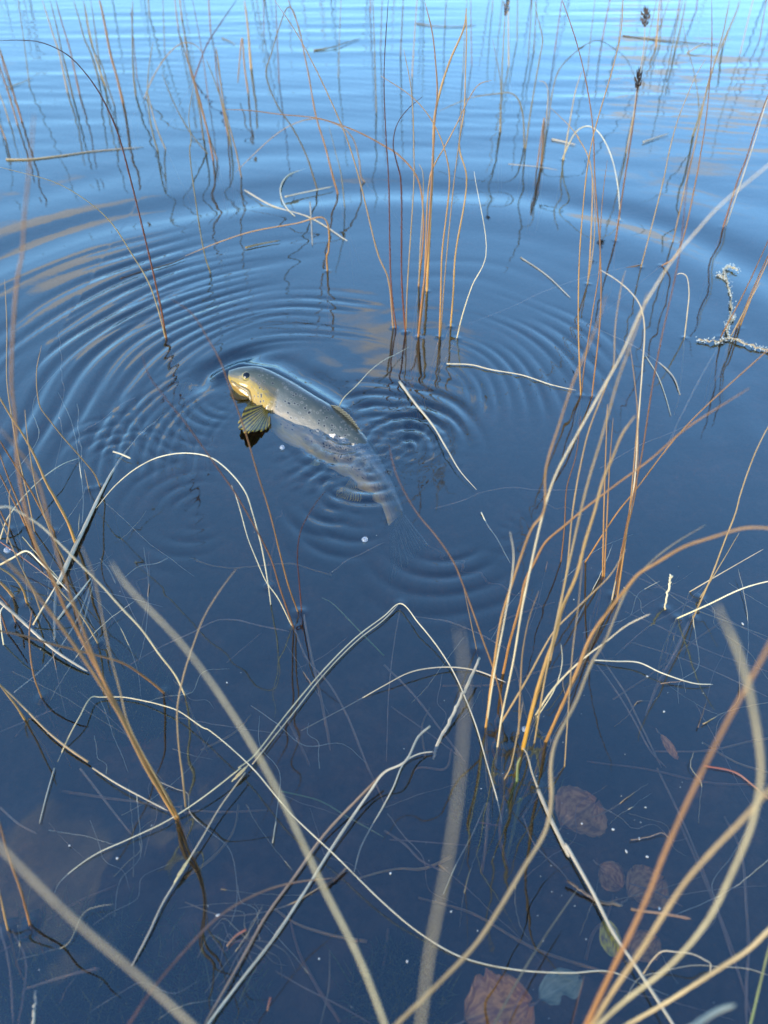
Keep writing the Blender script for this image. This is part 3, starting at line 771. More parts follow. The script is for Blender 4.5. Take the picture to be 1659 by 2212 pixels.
stem('p', (3.5, 2), 'A', 'B770,690 800,620 830,570 880,545 930,575 980,670 1010,800 1020,950', name='rush', label='pale rush looped over so that both ends dip into the water', cat='rush')
stem('g', (3, 1.5), 'A', 'M1365,1030 1400,750 1450,580 1560,450 1659,375 N110,400 255,330 400,395 500,480 560,600 590,720', {'lean': 0}, name='rush', label='olive rush folded into a sharp peak like a tent', cat='rush')
solo('reddish brown rush leaning far right alone', 'b', (5, 2.5), 'B1465,985 N1420,1452 1480,1300 1560,1050 1659,780 1720,640')
solo('bleached rush beside the reddish leaning one', 'p', (3, 1.6), 'B1478,975 N1450,1452 1550,1150 1640,850 1700,690')
solo('long violet brown rush crossing in front of olive stems', 'b', (4, 2.2), 'D1195,45 B1260,1106 N1075,1452 1110,1250 1150,1000 1185,650 1200,400 1200,0')
solo('thick olive rush with a dark kinked joint', 'g', (5.5, 3), 'N1045,1110 1100,950 1170,700 1220,520 1290,280 1345,0')
solo('tan rush leaning right beside the kinked olive rush', 't', (4, 2), 'B1248,1045 N1000,1452 1060,1200 1110,960 1180,640 1260,420 1335,235')
solo('thin tan rush leaning right with a free tip', 't', (3.5, 1.4), 'D1110,50 N810,1452 850,1250 910,1020 980,830 1070,620 1150,480')
solo('olive rush leaning left across two others', 'g', (3, 1.4), 'N1050,1105 1095,930 1060,620 1010,420 960,180')
solo('straight olive rush far out on the lake, leaning right', 'g', (5, 3), 'N900,410 940,250 990,0')
solo('orange rush far out with pale base', 'o', (5, 3), 'N745,385 760,200 775,0')
solo('slim rush beside the far orange one', 'g', (3.5, 2), 'N772,385 790,200 850,0')
solo('far olive rush behind the kinked joint', 'g', (5, 3), 'N1290,380 1340,240 1400,100 1430,0')
clump('rush_clump', 'three brown rushes rising through the lichen covered twig', 'rush', (1575, 725), [
 ('b', (4, 2), 'B', 'D1455,350 1560,150 1630,0 1700,-160'), ('b', (4.5, 2), 'B', 'D1525,312 1600,130 1659,0 1720,-130'),
 ('o', (4.5, 2), 'B', 'D1540,298 1600,150 1659,20 1730,-150'), ('t', (3.5, 1.5), 'B', 'D1500,345 1560,230 1625,115'),
])
solo('pale rush with a drooping bleached tip', 'p', (3.5, 2.2), 'D1298,355 1310,250 1318,150 1305,85 1285,75 1265,80')

# left and far stems
clump('rush_clump', 'dark red rush and tan rush sharing one foot, both arching left', 'rush', (361, 735), [
 ('d', (5.5, 1.8), 'B', 'C720,358 690,200 645,0 K1060,1440 960,1080 880,890 800,740 700,600 590,480 490,410 330,345 170,328 0,332', {'lean': .1}),
 ('t', (4, 1.5), 'B', 'C716,356 680,220 640,110 575,0 A470,950 350,850 230,785 50,735 0,722', {'lean': .35}),
])
solo('thick orange rush standing far out with a straight dark reflection', 'o', (7, 5), 'K1005,840 960,650 900,430 860,220 825,50 810,0')
solo('slim rush beside the thick orange one', 'g', (3.5, 2), 'K935,862 880,700 820,500 770,430 720,250 690,50 680,0')
solo('upright olive rush with a bright glint at its foot', 'g', (5, 3), 'K1110,785 1090,600 1080,300 1083,0')
for i, pth in enumerate(('K552,755 520,600 480,420 430,270 390,140 345,0', 'K598,800 540,560 500,400 470,250 410,0', 'K650,768 610,580 570,400 510,200 455,0',
            'K805,640 740,430 690,320 650,170 600,0', 'K860,700 790,500 740,300 690,30')):
    solo('thin %s rush of the left leaning bunch far out on the pale water' % ('tan', 'olive', 'brown', 'olive', 'tan')[i], 'tgbgt'[i], (4.5, 2.5), pth, None, 'left leaning far rushes')
clump('rush_clump', 'three brown rushes leaning out beside the long floating log-like stem', 'rush', (30, 268), [
 ('b', (4.5, 3), 'B', 'K145,1020 70,760 0,550 -50,400'), ('o', (5, 3), 'B', 'K180,990 110,760 50,560 0,410 -50,280'), ('t', (3.5, 2), 'B', 'K72,985 30,850 0,780 -40,660'),
 ('o', (4, 2), 'B', 'K45,1135 0,1020 -40,920')])
for pth, c in (('K1350,1215 1290,1070 1240,900 1205,750', 't'), ('K1290,1235 1250,1100 1210,850 1205,700 1225,480 1252,340', 'g')):
    solo('short %s rush with free tip near the arch of a bowed stem' % {'t': 'tan', 'g': 'olive'}[c], c, (4, 1.8), pth, None, 'short rushes near the bowed stem')
stem('t', (3, 1.8), 'B', 'K1180,800 1240,650 1350,470 1440,380 1510,348 1590,365 1659,430', name='rush', label='bowed tan stem forming a thin arch far out', cat='rush')
clump('rush_clump', 'dense bunch of crossing olive rushes standing in the ring of ripples', 'rush', (478, 320), [
 ('g', (4.5, 2), 'B', 'L210,1130 170,850 130,660 80,500 30,330 0,240'),
 ('o', (5, 2.5), 'B', 'L290,1310 250,1100 190,850 130,640 60,420'),
 ('t', (4, 2), 'B', 'L322,1305 240,1060 180,850 100,560 40,200'),
 ('b', (4.5, 2), 'B', 'L410,1105 370,900 320,640 300,400'),
 ('g', (4, 2), 'B', 'L435,1195 390,950 350,800 270,580 230,480'),
 ('t', (4, 2.5), 'B', 'L520,1452 480,1250 430,1060 380,880 330,500 310,380'),
 ('g', (4, 1.6), 'B', 'W455,590 443,553 425,450 410,320 L110,1150 90,950 130,700'),
 ('g', (4, 2), 'B', 'L240,1250 130,1120 40,980 -40,820 -130,600'),
])
solo('rush snapped over so that its top hangs back to the water', 'o', (4.5, 3), 'L575,755 545,540 525,310 505,500 490,680')
solo('stout orange rush behind the snapped one', 'o', (6, 4), 'L600,560 590,450 575,250 545,0')
solo('dark thin rush leaning strongly right with a knot at its foot', 'd', (4, 2), 'L130,655 170,540 240,360 350,190 480,0')
solo('olive rush with its upper half bent upright again', 'g', (4.5, 2), 'W685,408 L1110,1452 1050,1270 940,1050 830,890 750,720 720,590 760,450 830,220 900,60 940,80 1000,300')
solo('orange footed rush leaning left inside the wide ripple ring', 'o', (5, 2.5), 'W729,415 L1270,1452 1200,1180 1130,950 1070,620 1030,420 990,230 900,0')
stem('t', (4, 1.8), 'B', 'W787,392 L1500,1452 1480,1300 1430,1130 1340,1040 1200,980 1100,970 950,1010 800,1100 600,1280 470,1410', name='rush', label='rush arched flat to the left inside the wide ripple ring', cat='rush')
solo('short greenish rush inside the ripple ring', 'g', (3, 1.5), 'W745,450 L1330,1400 1290,1250 1235,1030')
stem('o', (5, 2.5), 'B', 'C1415,65 1412,0 A1420,1080 1400,942 1280,965 1090,1000 950,1045 800,1106', {'lean': .3}, name='rush', label='orange rush snapped at a right angle, its top pointing left', cat='rush')
stem('p', (3.5, 2), 'A', 'A1320,730 1250,755 1215,800 1215,850 1240,900 1275,935', name='rush', label='little pale curled stem lying by the snapped rush', cat='rush')
# more stems out on the lake, partly known by their wavering reflections only
for i in range(84):
    x = random.uniform(-150, 1800); y = random.choice((random.uniform(-150, 40), random.uniform(-150, 40), random.uniform(20, 170), random.uniform(60, 260)))
    ln = random.uniform(150, 330); s = (x - 829) / 829 * random.uniform(.05, .28) + random.uniform(-.06, .06)
    pth = ' '.join('W%.0f,%.0f' % (x + s * ln * k * (1 + .3 * k), y - ln * k) for k in (0, .35, .7, 1.0))
    c_ = random.choice('gggtb'); cn_ = {'g': 'olive', 't': 'tan', 'b': 'brown'}[c_]; ld = 'right' if s > .04 else 'left' if s < -.04 else 'upright'
    solo('far thin %s rush %s among the wavering reflections' % (cn_, 'standing upright' if ld == 'upright' else 'leaning ' + ld), c_, (random.uniform(2.2, 3.8), 1.6), pth, None, 'far %s rushes %s' % (cn_, ld))

# ------------------------------------------------------------------ sedge tussock on the right
clump('sedge_tussock', 'big sedge tussock of orange and straw blades fanning to the right', 'sedge', (1110, 1640), [
 ('o', (8, 3), 'B', 'F440,935 470,700 510,450 550,320 590,200 640,70 690,0 D700,920 760,720 820,540 880,400 930,270 960,170', lf_()),
 ('p', (7, 3), 'B', 'F490,1020 510,880 560,640 600,400 690,0 D740,950 830,780 930,600 1030,420 1110,240 1180,120 1260,0 B1350,1000 1450,890 1659,715 1760,630', lf_(lean=-.1)),
 ('o', (9, 4), 'B', 'F515,700 545,560 590,400 610,300 650,220 700,130 780,60 850,0 D1000,990 1150,880 1300,750 1580,570', lf_(lean=.05)),
 ('t', (6, 2), 'B', 'F582,965 590,750 600,600 630,450 670,340', lf_()),
 ('y', (13, 5), 'B', 'F600,1030 650,820 700,650 740,540 770,420 830,280 870,130 910,0 D950,960 985,880 1030,770 1085,690', lf_()),
 ('o', (13, 6), 'B', 'F700,995 760,860 830,700 900,530 970,430 1050,330 1100,270 1180,220 1300,150 1420,110 1560,70 1659,70 1720,85', lf_(lean=.15)),
 ('p', (7, 3), 'B', 'F655,880 720,780 780,710 880,620 960,560 1050,490 1150,440', lf_()),
 ('t', (7, 2.5), 'B', 'F505,915 620,720 690,590 740,510 870,380 980,270 1045,160', lf_()),
 ('p', (6, 2), 'B', 'F442,930 470,740 495,600 520,470 550,300 560,180 545,85', lf_()),
 ('t', (4, 2), 'B', 'F780,1100 790,950 800,800 815,600 840,400 857,215'),
 ('t', (6, 3), 'B', 'F650,1000 700,700 D850,1106 890,950 930,820 970,680 1010,540 1060,400 1115,240 1140,160', lf_()),
 ('t', (6, 2), 'B', 'F720,640 750,480 790,250 815,0 D850,900 890,740 960,560 990,480 1000,300 1030,110 1045,60'),
 ('p', (5, 2.5), 'B', 'F985,380 1020,200 D1080,1000 1100,700 1115,500 1125,300 1105,210 1060,150 1000,100 935,60'),
 ('b', (5, 2), 'B', 'F510,900 510,830 480,700 430,560 380,420 340,310 300,215 230,110 140,0 D60,960 35,880 25,830'),
 ('t', (5, 2), 'B', 'H520,50 545,0 F580,940 600,820', lf_()),
 ('w', (6, 3), 'B', 'H665,88 640,20 F615,1040 600,1020', lf_()),
 ('v', (9, 5), 'B', 'H575,60 580,-20 F590,1060', lf_()),
 ('p', (4, 1.5), 'B', 'F660,890 740,760 770,650 765,570', lf_()),
], 'blade')
clump('rush_clump', 'bundle of upright orange rushes standing just beyond the sedge tussock', 'rush', (1325, 1270), [
 ('o', (5, 2.5), 'B', 'F945,280 950,0 D960,800 965,640'), ('o', (5, 2), 'B', 'F952,282 965,0 D975,900 990,700'),
 ('o', (5.5, 1.8), 'B', 'F1005,392 1040,150 1060,0 D1080,900 1095,680 1085,560 1065,400'),
 ('b', (5, 2), 'B', 'F990,362 1030,150 1060,0 D1110,880 1160,560 1200,350 1275,0 N1010,1400 1060,1180'),
 ('o', (5, 2.5), 'B', 'F870,215 1010,0 D1080,1020 1300,740 1659,405 1740,330'),
 ('o', (4.5, 2), 'B', 'F1000,360 1045,100 D1090,1000 1100,700'),
 ('b', (4, 2), 'B', 'F765,215 780,60 D790,1000 830,860 850,690'),
])
clump('rush_clump', 'tan rushes spreading right over dead stems beyond the tussock', 'rush', (1490, 1330), [
 ('t', (5, 2.5), 'B', 'F1335,460 1410,290 1470,130 1520,0 D1540,1030 1600,860 1659,740 1700,680'),
 ('t', (4, 1.5), 'B', 'F1365,372 1440,250 1535,90'),
 ('p', (5, 2.5), 'B', 'F1265,460 1400,400 1550,330 1659,300 1720,292'),
 ('p', (3.5, 1.5), 'B', 'F1320,345 1500,240 1640,160'),
])

# ------------------------------------------------------------------ left clumps
clump('sedge_tussock', 'bundle of long orange sedge stems sweeping left from one tight foot', 'sedge', (382, 1768), [
 ('o', (11, 5), 'B', 'G762,212 700,110 640,0 J1050,1380 900,1100 740,800 620,560 540,420 470,260 400,100 340,0 I270,1300 200,1000 150,700 130,300 100,0 C75,100 95,0 A105,950 130,700 147,495', {'lean': -.03}),
 ('o', (11, 5), 'B', 'G758,215 690,100 630,0 J960,1250 760,930 560,640 370,380 200,170 30,0 I0,1510 -200,1300', {'lean': .06}),
 ('o', (10, 5), 'B', 'G768,212 715,110 650,0 J1000,1300 850,1000 740,740 640,470 570,280 510,90 480,0 I420,1200 340,900 250,720 0,410', {'lean': .04}),
 ('t', (5, 2), 'B', 'G765,208 700,85 J1050,1350 980,1080 900,780 840,500 800,300 760,130 710,0 I705,1425', {'lean': .1}),
], 'stem')
solo('curving tan sedge stem rising to a free tip right of the orange bundle', 't', (6, 2), 'G802,165 785,0 J1475,1659 1450,1400 1450,1200 1500,950 1580,700 1659,490 E950,340 1025,240')
stem('p', (6.5, 5), 'B', 'J1510,1115 1430,950 1300,780 1150,570 1000,410 830,220 640,30 I480,1370 350,1250 180,1140 80,1090 0,1090 -120,1110', {'lean': .1}, name='grass', flat=.5, label='long straw coloured blade arching over the orange bundle', cat='grass blade')
stem('o', (7, 5), 'B', 'J1340,1095 1200,980 1000,850 800,790 560,730 400,690 200,630 0,590 -120,570', {'lean': .2}, name='rush', label='orange stem lying almost flat toward the left bank', cat='rush')
clump('rush_clump', 'clump of orange rushes crowding out of the dark reflections at the left', 'rush', (120, 1150), [
 ('o', (9, 4), 'B', 'I650,1395 590,1230 480,1020 400,880 300,650 190,450 90,300 0,150 -90,0'),
 ('b', (6, 4), 'B', 'I470,1305 390,1180 280,970 150,760 50,600 0,520 -80,400'),
 ('o', (6, 3), 'B', 'I225,1255 150,1100 60,930 0,810 -70,660'),
 ('b', (5, 3), 'B', 'I90,1290 40,1200 0,1120 -50,1020'),
 ('t', (5, 2.5), 'B', 'J800,690 700,520 600,380 500,270 420,130 340,-40 250,-220'),
 ('o', (9, 6), 'B', 'J110,310 50,240 0,190 -60,120'),
 ('y', (6, 4), 'B', 'J220,360 190,260 110,150 0,75 -60,50', {'lean': .2}),
 ('t', (4, 2), 'B', 'I300,1300 240,1000 150,600 100,300 60,0 C30,300 20,100'),
 ('t', (4, 2), 'B', 'I60,1400 90,1150 80,1000 92,930'),
 ('b', (6, 4), 'B', 'J130,520 80,400 0,300 -60,230'),
 ('o', (6, 3), 'B', 'I330,1480 250,1280 160,1050 80,860 0,640 -60,480'),
 ('t', (5, 2.5), 'B', 'I560,1560 470,1380 380,1150 320,960 270,700 230,420 215,250'),
 ('b', (5, 3), 'B', 'J60,610 10,460 -50,330'),
 ('t', (5, 3), 'B', 'J330,420 270,260 170,60 90,-120 0,-330'),
 ('p', (4, 2), 'B', 'J30,700 10,560 8,420 40,380', {'lean': .1}),
])
solo('tan rush curving up to a thin tip beside the floating white blade', 't', (5, 2), 'I865,915 820,810 690,650 540,480 430,340 350,230 325,120 315,0 C160,480 180,385')
solo('tiny tan rush tip poking out beside the white blade', 't', (3, 1.4), 'I768,940 748,850 730,765')
solo('pinkish stem with a pale knotted tip standing in dark reflections', 'b', (5, 4), 'J340,1135 280,970 250,800 240,600 262,420')
stem('p', (4, 2), 'A', 'I0,1370 60,1200 180,1030 300,900 430,790 560,710 690,665', name='grass', label='cream grass blade bowing over the left orange rushes', cat='grass blade')
stem('w', (9, 6), 'F', 'J0,350 170,500 300,620 450,750 600,850 715,920', {'z': (.03, .012, .003)}, name='grass', label='white straw slanting into the dark water at the left', cat='grass blade')
stem('p', (6, 4), 'F', 'I0,1590 110,1530 230,1470 350,1570 480,1700 600,1830', {'z': (.02, .05, .004)}, name='grass', flat=.5, label='pale blade snapped into a low roof shape', cat='grass blade')
stem('r', (3, 2), 'F', 'I0,1390 200,1530 420,1700 520,1790', {'z': (.03, .003)}, name='grass', label='thin reddish grass stem on the water among the left rushes', cat='grass blade')
stem('t', (6, 3.5), 'F', 'J720,1659 560,1550 400,1420 200,1220 100,1120 0,1030 -60,980', {'z': (.004, .01, .06)}, name='grass', label='tan straw lying on the water below the left dark reflections', cat='grass blade')
stem('o', (6, 3), 'B', 'J200,1310 130,1200 60,1110 0,1030 -60,960', {'lean': .2}, name='rush', label='orange rush end crossing the tan straw', cat='rush')
stem('p', (3.5, 2.4), 'F', 'J470,1659 540,1500 650,1290 750,1130 820,1130 1000,1130 1150,1155 1300,1190 1450,1240 1659,1380 E900,940 1090,1106 G1250,190 1450,380 1659,585 H150,710 330,815 560,870 800,885 980,880 1120,940 1230,985', {'z': (-.006, .012, .004, .003, .010, .02, .03, .02, .004, .002, .003, -.01)}, name='grass_straw', per=9, label='very long cream grass stem snaking over the whole foreground water', cat='grass stem')
stem('w', (13, 3), 'F', 'I500,1756 600,1530 720,1280 840,1030 960,800 1080,620 1200,480 1400,290', {'z': (.004, .006, .004, .001, -.012, -.02)}, name='floating_sedge', flat=.18, keel=.2, label='broad white floating sedge blade tapering out toward the trout', cat='sedge blade')
stem('w', (4, 3), 'A', 'E1170,400 1160,320 1130,150 1090,0 C1060,1020 1000,940 920,875 820,852 700,865 600,910 500,990 415,1090', name='grass', label='bleached blade making a wide low arch beside the white floating blade', cat='grass blade')
stem('w', (3.5, 2), 'F', 'I710,1230 720,1000 690,750 650,480 580,260 500,100', {'z': (-.008, .002, -.006, -.004)}, name='grass', flat=.4, label='thin bleached blade floating along behind the curving tan rush', cat='grass blade')
# single stems before the trout
solo('slender brown rush crossing in front of the trout head', 'b', (5, 2), 'E1287,430 1250,330 1210,180 1165,0 C1110,930 1060,760 1000,590 950,450 900,360 830,250 730,178', {'lean': .15})
solo('brown rush with a dark crooked tip left of the trout', 'b', (5, 2), 'E1268,498 1210,330 1170,200 1120,100 1065,0 C1000,1000 950,930 880,830 800,720 720,620 640,510 615,430', {'lean': .15})
solo('thin crooked dark rush standing below the trout belly', 'd', (3.5, 1.6), 'E1303,430 1295,330 1285,180 1300,80 1340,0 C1370,1060 1410,1010')
solo('thin straw coloured side stem leaning on the crooked brown rush', 'p', (3, 1.8), 'E1260,490 1200,370 1150,300 1110,210 1070,110 1040,0 C1020,1040 1000,990')
solo('short stub stem beside the lower end of the tussock blades', 't', (3.5, 2), 'F400,592 370,450 345,330')
solo('orange rush stump at the left bank', 'o', (7, 5), 'G130,678 90,530 40,390 0,250 -50,100')
solo('short orange rush stump with a white base at the left bank', 'o', (6, 4), 'G35,705 20,640 0,550 -25,460')

# ------------------------------------------------------------------ bank-side blades close by
def fg(label, col, w, path, d, **k):
    return stem(col, w, 'D', path, dict(d=d, **{a: k[a] for a in k if a in ('dm', 'bank')}), None, k.get('name', 'bank_sedge'), None, k.get('flat', .35), k.get('keel', .3), 8, label, 'sedge blade')
fg('blurred grey straw blade slanting through open water to the bottom edge', 'q', (11, 5), 'W845,2250 780,2080 700,1920 600,1710 520,1570 400,1400 270,1260 240,1215', (.33, .33))
fg('blurred pale blade cutting the lower left corner', 'q', (15, 11), 'W440,2240 300,2110 150,1980 0,1830 -60,1770', (.26, .26))
fg('upright blurred beige blade with a faded top', 'q', (9, 4), 'W903,2260 930,2050 960,1900 985,1750 1000,1600 1005,1470 990,1350', (.22, .20))
fg('tan blade sweeping up from the bottom edge through the tussock', 't', (15, 4), 'H20,1145 60,1106 250,920 400,760 500,610 600,440 700,270 725,130 722,0 F740,1000 830,820 900,650 960,550 1000,450 1050,340 1150,220 1250,140 1390,55', (.44, .62), dm=.52)
fg('sharp orange stem rising from the lower right bank, blurring upward', 'o', (16, 11), 'O150,1720 180,1659 300,1400 430,1130 560,870 700,560 800,300 930,0 W1560,1580 1659,1400 1700,1320', (.44, .33), name='bank_rush', flat=.8, keel=0)
fg('golden stem leaning right from the lower right bank', 't', (15, 11), 'O190,1720 230,1659 420,1350 620,1060 850,700 1000,480 1200,250 1440,0 W1659,1710 1710,1660', (.44, .33), name='bank_rush', flat=.8, keel=0)
fg('broad blurred greenish straw blade curving back on itself at the right', 'q', (14, 12), 'O250,1700 290,1659 500,1470 800,1240 1000,1040 1200,770 1350,470 1470,200 1540,0 W1645,1680 1640,1600 1600,1420 1550,1310', (.42, .24), dm=.33)
fg('tan straw lying over the lower right water edge', 't', (12, 14), 'O470,1690 520,1659 800,1500 1100,1310 1300,1180 1500,1050 1659,900 1740,830', (.50, .46), name='bank_rush', flat=.8, keel=0)
fg('thin tan stem ending on the wet twig', 't', (7, 4), 'H455,1150 480,1100 600,880 700,720 835,525', (.52, .675), name='bank_rush', flat=.8, keel=0)
fg('red sedge blade curving over to the floating twig', 'r', (16, 6), 'G520,1160 560,1106 650,970 800,790 950,640 1100,550 1250,500 1440,475', (.46, .668), dm=.56)
fg('thick blurred pale leaf end in the lower right corner', 'w', (34, 18), 'O1040,1720 1100,1659 1250,1560 1390,1510', (.33, .36))
fg('fresh green blade in the lower right corner', 'v', (8, 5), 'O1500,1720 1520,1659 1600,1320 1659,1080 1700,940', (.55, .55))

# ------------------------------------------------------------------ floating and sunken blades, twigs, leaves
MARKS = [((700, 960), 'beside the trout'), ((382, 1768), 'at the foot of the orange sedge bundle'), ((1110, 1640), 'around the big sedge tussock'), ((120, 1300), 'among the left orange rushes'),
         ((535, 2030), 'near the star of rootlets'), ((1300, 2020), 'near the yellow leaf'), ((1050, 2170), 'near the russet leaf'), ((1490, 1330), 'under the spreading tan rushes'), ((640, 1350), 'between the crooked brown rushes'),
         ((1080, 1100), 'beyond the trout tail'), ((60, 2000), 'by the left rush stumps'), ((1560, 1900), 'by the blurred greenish blade'), ((870, 1330), 'below the peak of the folded stem'), ((1500, 900), 'near the lichen twig'), ((800, 1850), 'by the small wet twig')]
def near_by(p): return min(MARKS, key=lambda m: math.dist(m[0], p))[1]
def flo(label, col, w, path, z=.001, name='floating_sedge', cat='grass blade', flat=.35, keel=.15, group=None, kink=0, per=7):
    return stem(col, w, 'F', path, {'z': z, 'kink': kink}, None, name, None, flat, keel, per, label, cat, group)
flo('long grey dead stem lying on the pale far water', 'q', (5, 2.5), 'K50,1300 230,1300 500,1270 750,1235 1170,1200', .002, 'floating_straw', 'dead stem', .8, 0)
flo('small drift of grey bark beside far brown rushes', 'q', (4, 2), 'K50,715 160,680 265,635', .004)
flo('dark spindle shaped dead leaf alone on the bright ripples', 'g', (4.5, 1.8), 'L1110,410 1200,398 1280,380 1400,340 1500,310', .004, flat=.6)
flo('short dead blade by the dark knotted rush', 'g', (4, 2), 'L360,310 420,335 470,360', .003)
flo('straight pale splinter floating near a tan rush', 'w', (5, 3), 'M1395,1135 1490,1155 1590,1180', .003)
flo('thin pale splinter touching the broken orange stubs', 'w', (3.5, 2), 'M1040,1340 1300,1365 1450,1390', .002)
flo('small whitish leaf floating under the leaning olive rush', 'w', (6, 3), 'N640,1160 740,1125 850,1090', .004)
flo('long dark stem lying across the far bright water', 'g', (3, 2), 'N470,290 780,325 1050,350 1290,362', .003, 'floating_straw', 'dead stem', .8, 0)
flo('curved dry leaf beside the thick olive rush', 'p', (4.5, 3), 'N1000,430 1110,370 1200,360', (.003, .02, .003))
flo('dark stem floating in the top ripples by the forked rush', 'g', (2.6, 1.6), 'M290,190 450,212 620,215 780,205', .003, 'floating_straw', 'dead stem', .8, 0)
flo('bleached strip running down to the snapped rush', 'w', (4.5, 3.5), 'A1055,820 1180,890 1340,940 1500,1040', .002)
flo('bleached strip crossing another inside the ripple ring', 'w', (4.5, 3), 'A1230,850 1320,830 1440,805', .004)
flo('grey dead leaf with a bright rim inside the ripple ring', 'g', (6, 3), 'A1060,1070 1120,1055 1210,1038', .003)
flo('upright sliver of white reed beside the right angled rush', 'w', (4, 3), 'A1340,870 1345,960 1350,1060', (.03, .002))
flo('dark wet stem lying at the edge of the ripple ring', 'k', (4, 3), 'C520,98 620,65 740,32 800,5', .003, 'floating_straw', 'dead stem', .8, 0)
flo('tan stem lying just under the water, far side of the fan of ripples', 's', (4.5, 3), 'D1110,38 950,70 700,150 550,220 430,268 370,290', (.002, -.01, -.02, -.006), 'sunken_straw', 'dead stem', .8, 0)
flo('thin white stem floating beside the fan of ripples', 'w', (3, 2), 'D590,5 700,80 805,180', .002, 'floating_straw', 'dead stem', .8, 0)
flo('long pale straw floating from the trout wake to the brown rushes', 'w', (4, 2.5), 'D270,465 380,470 460,490 600,515 720,555 830,580', .003, 'floating_straw', 'dead stem', .8, 0)
flo('wide white blade floating beside the trout tail, pointed at its end', 'w', (8, 2), 'D65,540 130,630 210,730 270,830 330,930 400,1010', (.002, .012, .004), flat=.2, keel=.2)
flo('bent white blade dipping under beyond the tussock', 'w', (4, 4), 'D1120,420 1180,455 1250,520 1280,600', (-.01, .004, .001))
flo('thin bleached blade slanting away between tussock blades', 'w', (2.5, 1.6), 'D1130,430 1180,510 1215,600 1240,690', .002)
flo('white ragged strip floating below the trout tail', 'w', (4.5, 3), 'F420,0 450,60 485,110 545,220', (.003, -.012))
flo('grey mossy dead leaf leaning in the water before the tussock', 'w', (8, 9), 'F415,625 370,730 320,830 270,930 225,1020 215,1070', (.03, .02, .004, -.01), flat=.4, kink=.0006)
flo('thin straw arch drooping to the grey mossy leaf', 'p', (3, 4), 'E1300,945 1480,850 1659,750 F120,690 270,670 400,685 525,735', (-.03, .003, .01, .003, .002), 'floating_straw', 'dead stem', .8, 0)
flo('pale stem folded into a peak that just breaks the surface', 'p', (4, 3), 'E1030,1106 1090,1060 1240,870 1400,680 1540,540 1659,450 F70,395 150,480 230,580 300,690 350,800 400,930 450,1106 H490,140 510,240', (.012, .006, .004, .004, .012, .004, .004, .003, -.004), 'grass_straw', 'grass stem', .8, 0)
flo('straw lying alongside the folded pale stem', 'p', (3.5, 3), 'E1090,1090 1250,890 1410,690 1550,550 1659,465 F60,402', (.006, .002, .004), 'grass_straw', 'grass stem', .8, 0)
flo('white crooked stem lying over the drowned stems right of the tussock', 'w', (4.5, 3), 'F910,640 1000,645 1100,650 1200,695 1340,740 1420,745', (.003, .01, .003), 'floating_straw', 'dead stem', .8, 0)
flo('knobbly beaded stalk standing from the water right of the tussock', 'p', (5, 7), 'F1215,420 1225,350 1235,300 1240,270', (.002, .05), 'beaded_stalk', 'stalk', .9, 0, kink=.0007)
flo('flat silvery sedge blade floating down to the lower right edge', 'w', (12, 8), 'H665,90 720,220 800,380 O0,190 230,590 400,920 600,1220 880,1659 950,1770', (.003, .006, .008, .02), flat=.25, keel=.3)
flo('black wet twig with a broken end under the silvery blade', 'k', (8, 10), 'O30,490 150,580 300,660 460,690', (.008, .004, .0), 'wet_twig', 'twig', .9, 0, kink=.0006)
flo('striped pink and green stem floating in the lower right', 's', (10, 10), 'O540,720 650,738 750,750 900,775 1030,800', .002, 'floating_straw', 'dead stem', .6, 0)
flo('little cream stem looped above the tan straw', 'p', (4.5, 4), 'O640,1250 720,1130 800,1065 900,1070 1050,1090 1150,1140 1190,1170 1185,1240', (.002, .03, .03, .002), 'grass_straw', 'grass stem', .8, 0)
flo('hair thin white fibre trailing across the lower right water', 'w', (2, 1.8), 'O500,1450 600,1290 800,1230 1050,1180 1250,1190 1500,1210 1659,1260', .003, 'grass_fibre', 'fibre', .8, 0)
flo('thin wine red stem at the bottom edge beside the grey green leaf', 'r', (4, 3), 'O40,1740 60,1659 160,1260', (.02, .002), 'floating_straw', 'dead stem', .8, 0)
flo('pink dead blade at the right edge among white specks', 'r', (7, 4), 'H1380,-10 1520,20 1600,80 1680,150', .003)
flo('small wet twig on which the red blade ends', 'k', (9, 7), 'G1400,512 1450,475 1500,430', .005, 'wet_twig', 'twig', .9, 0, kink=.0006)
flo('grey violet blade floating down beside the small wet twig', 's', (9, 7), 'G1659,20 1550,130 1400,290 1280,460 1150,640 1060,800 900,1080 860,1150', (.02, .004, .003, .02), flat=.4)
flo('bleached blade doubling the grey violet one', 'w', (7, 8), 'F200,925 150,970 90,1080 H0,20 G1600,100 1450,320 1300,560 1180,740 1040,920 900,1106 870,1150', (.03, .03, .006, .004, .01), flat=.4)
flo('wavy white stem curving down to the doubled blades', 'w', (4.5, 4), 'F210,1035 150,1045 90,1080 40,1190 H0,160 G1560,340 1530,450', (.004, .004, -.006), 'grass_straw', 'grass stem', .8, 0)
flo('dead grass stalk with two feathery ears floating by the orange bundle', 'p', (4, 5), 'G1060,20 950,170 880,290 820,390 760,490 700,590 640,720 570,855', (.012, .004, .003), 'grass_stalk', 'grass', .8, 0)
flo('fine straw threading past the foot of the orange bundle', 'p', (4, 2), 'G1040,0 900,110 800,180 700,240 550,310 400,380 260,490 235,540', (.012, .006, .003, -.008), 'grass_straw', 'grass stem', .8, 0)
flo('straw meeting the foot of the orange bundle from the left', 'p', (4.5, 4), 'G400,0 500,65 620,130 725,185', (.004, .008, .004), 'grass_straw', 'grass stem', .8, 0)
flo('curly white fibre wandering over the dark lower water', 'w', (2.2, 2), 'G690,60 760,90 810,110 820,190 900,270 990,350 1020,470 1020,600 990,690', (.003, -.006), 'grass_fibre', 'fibre', .8, 0)
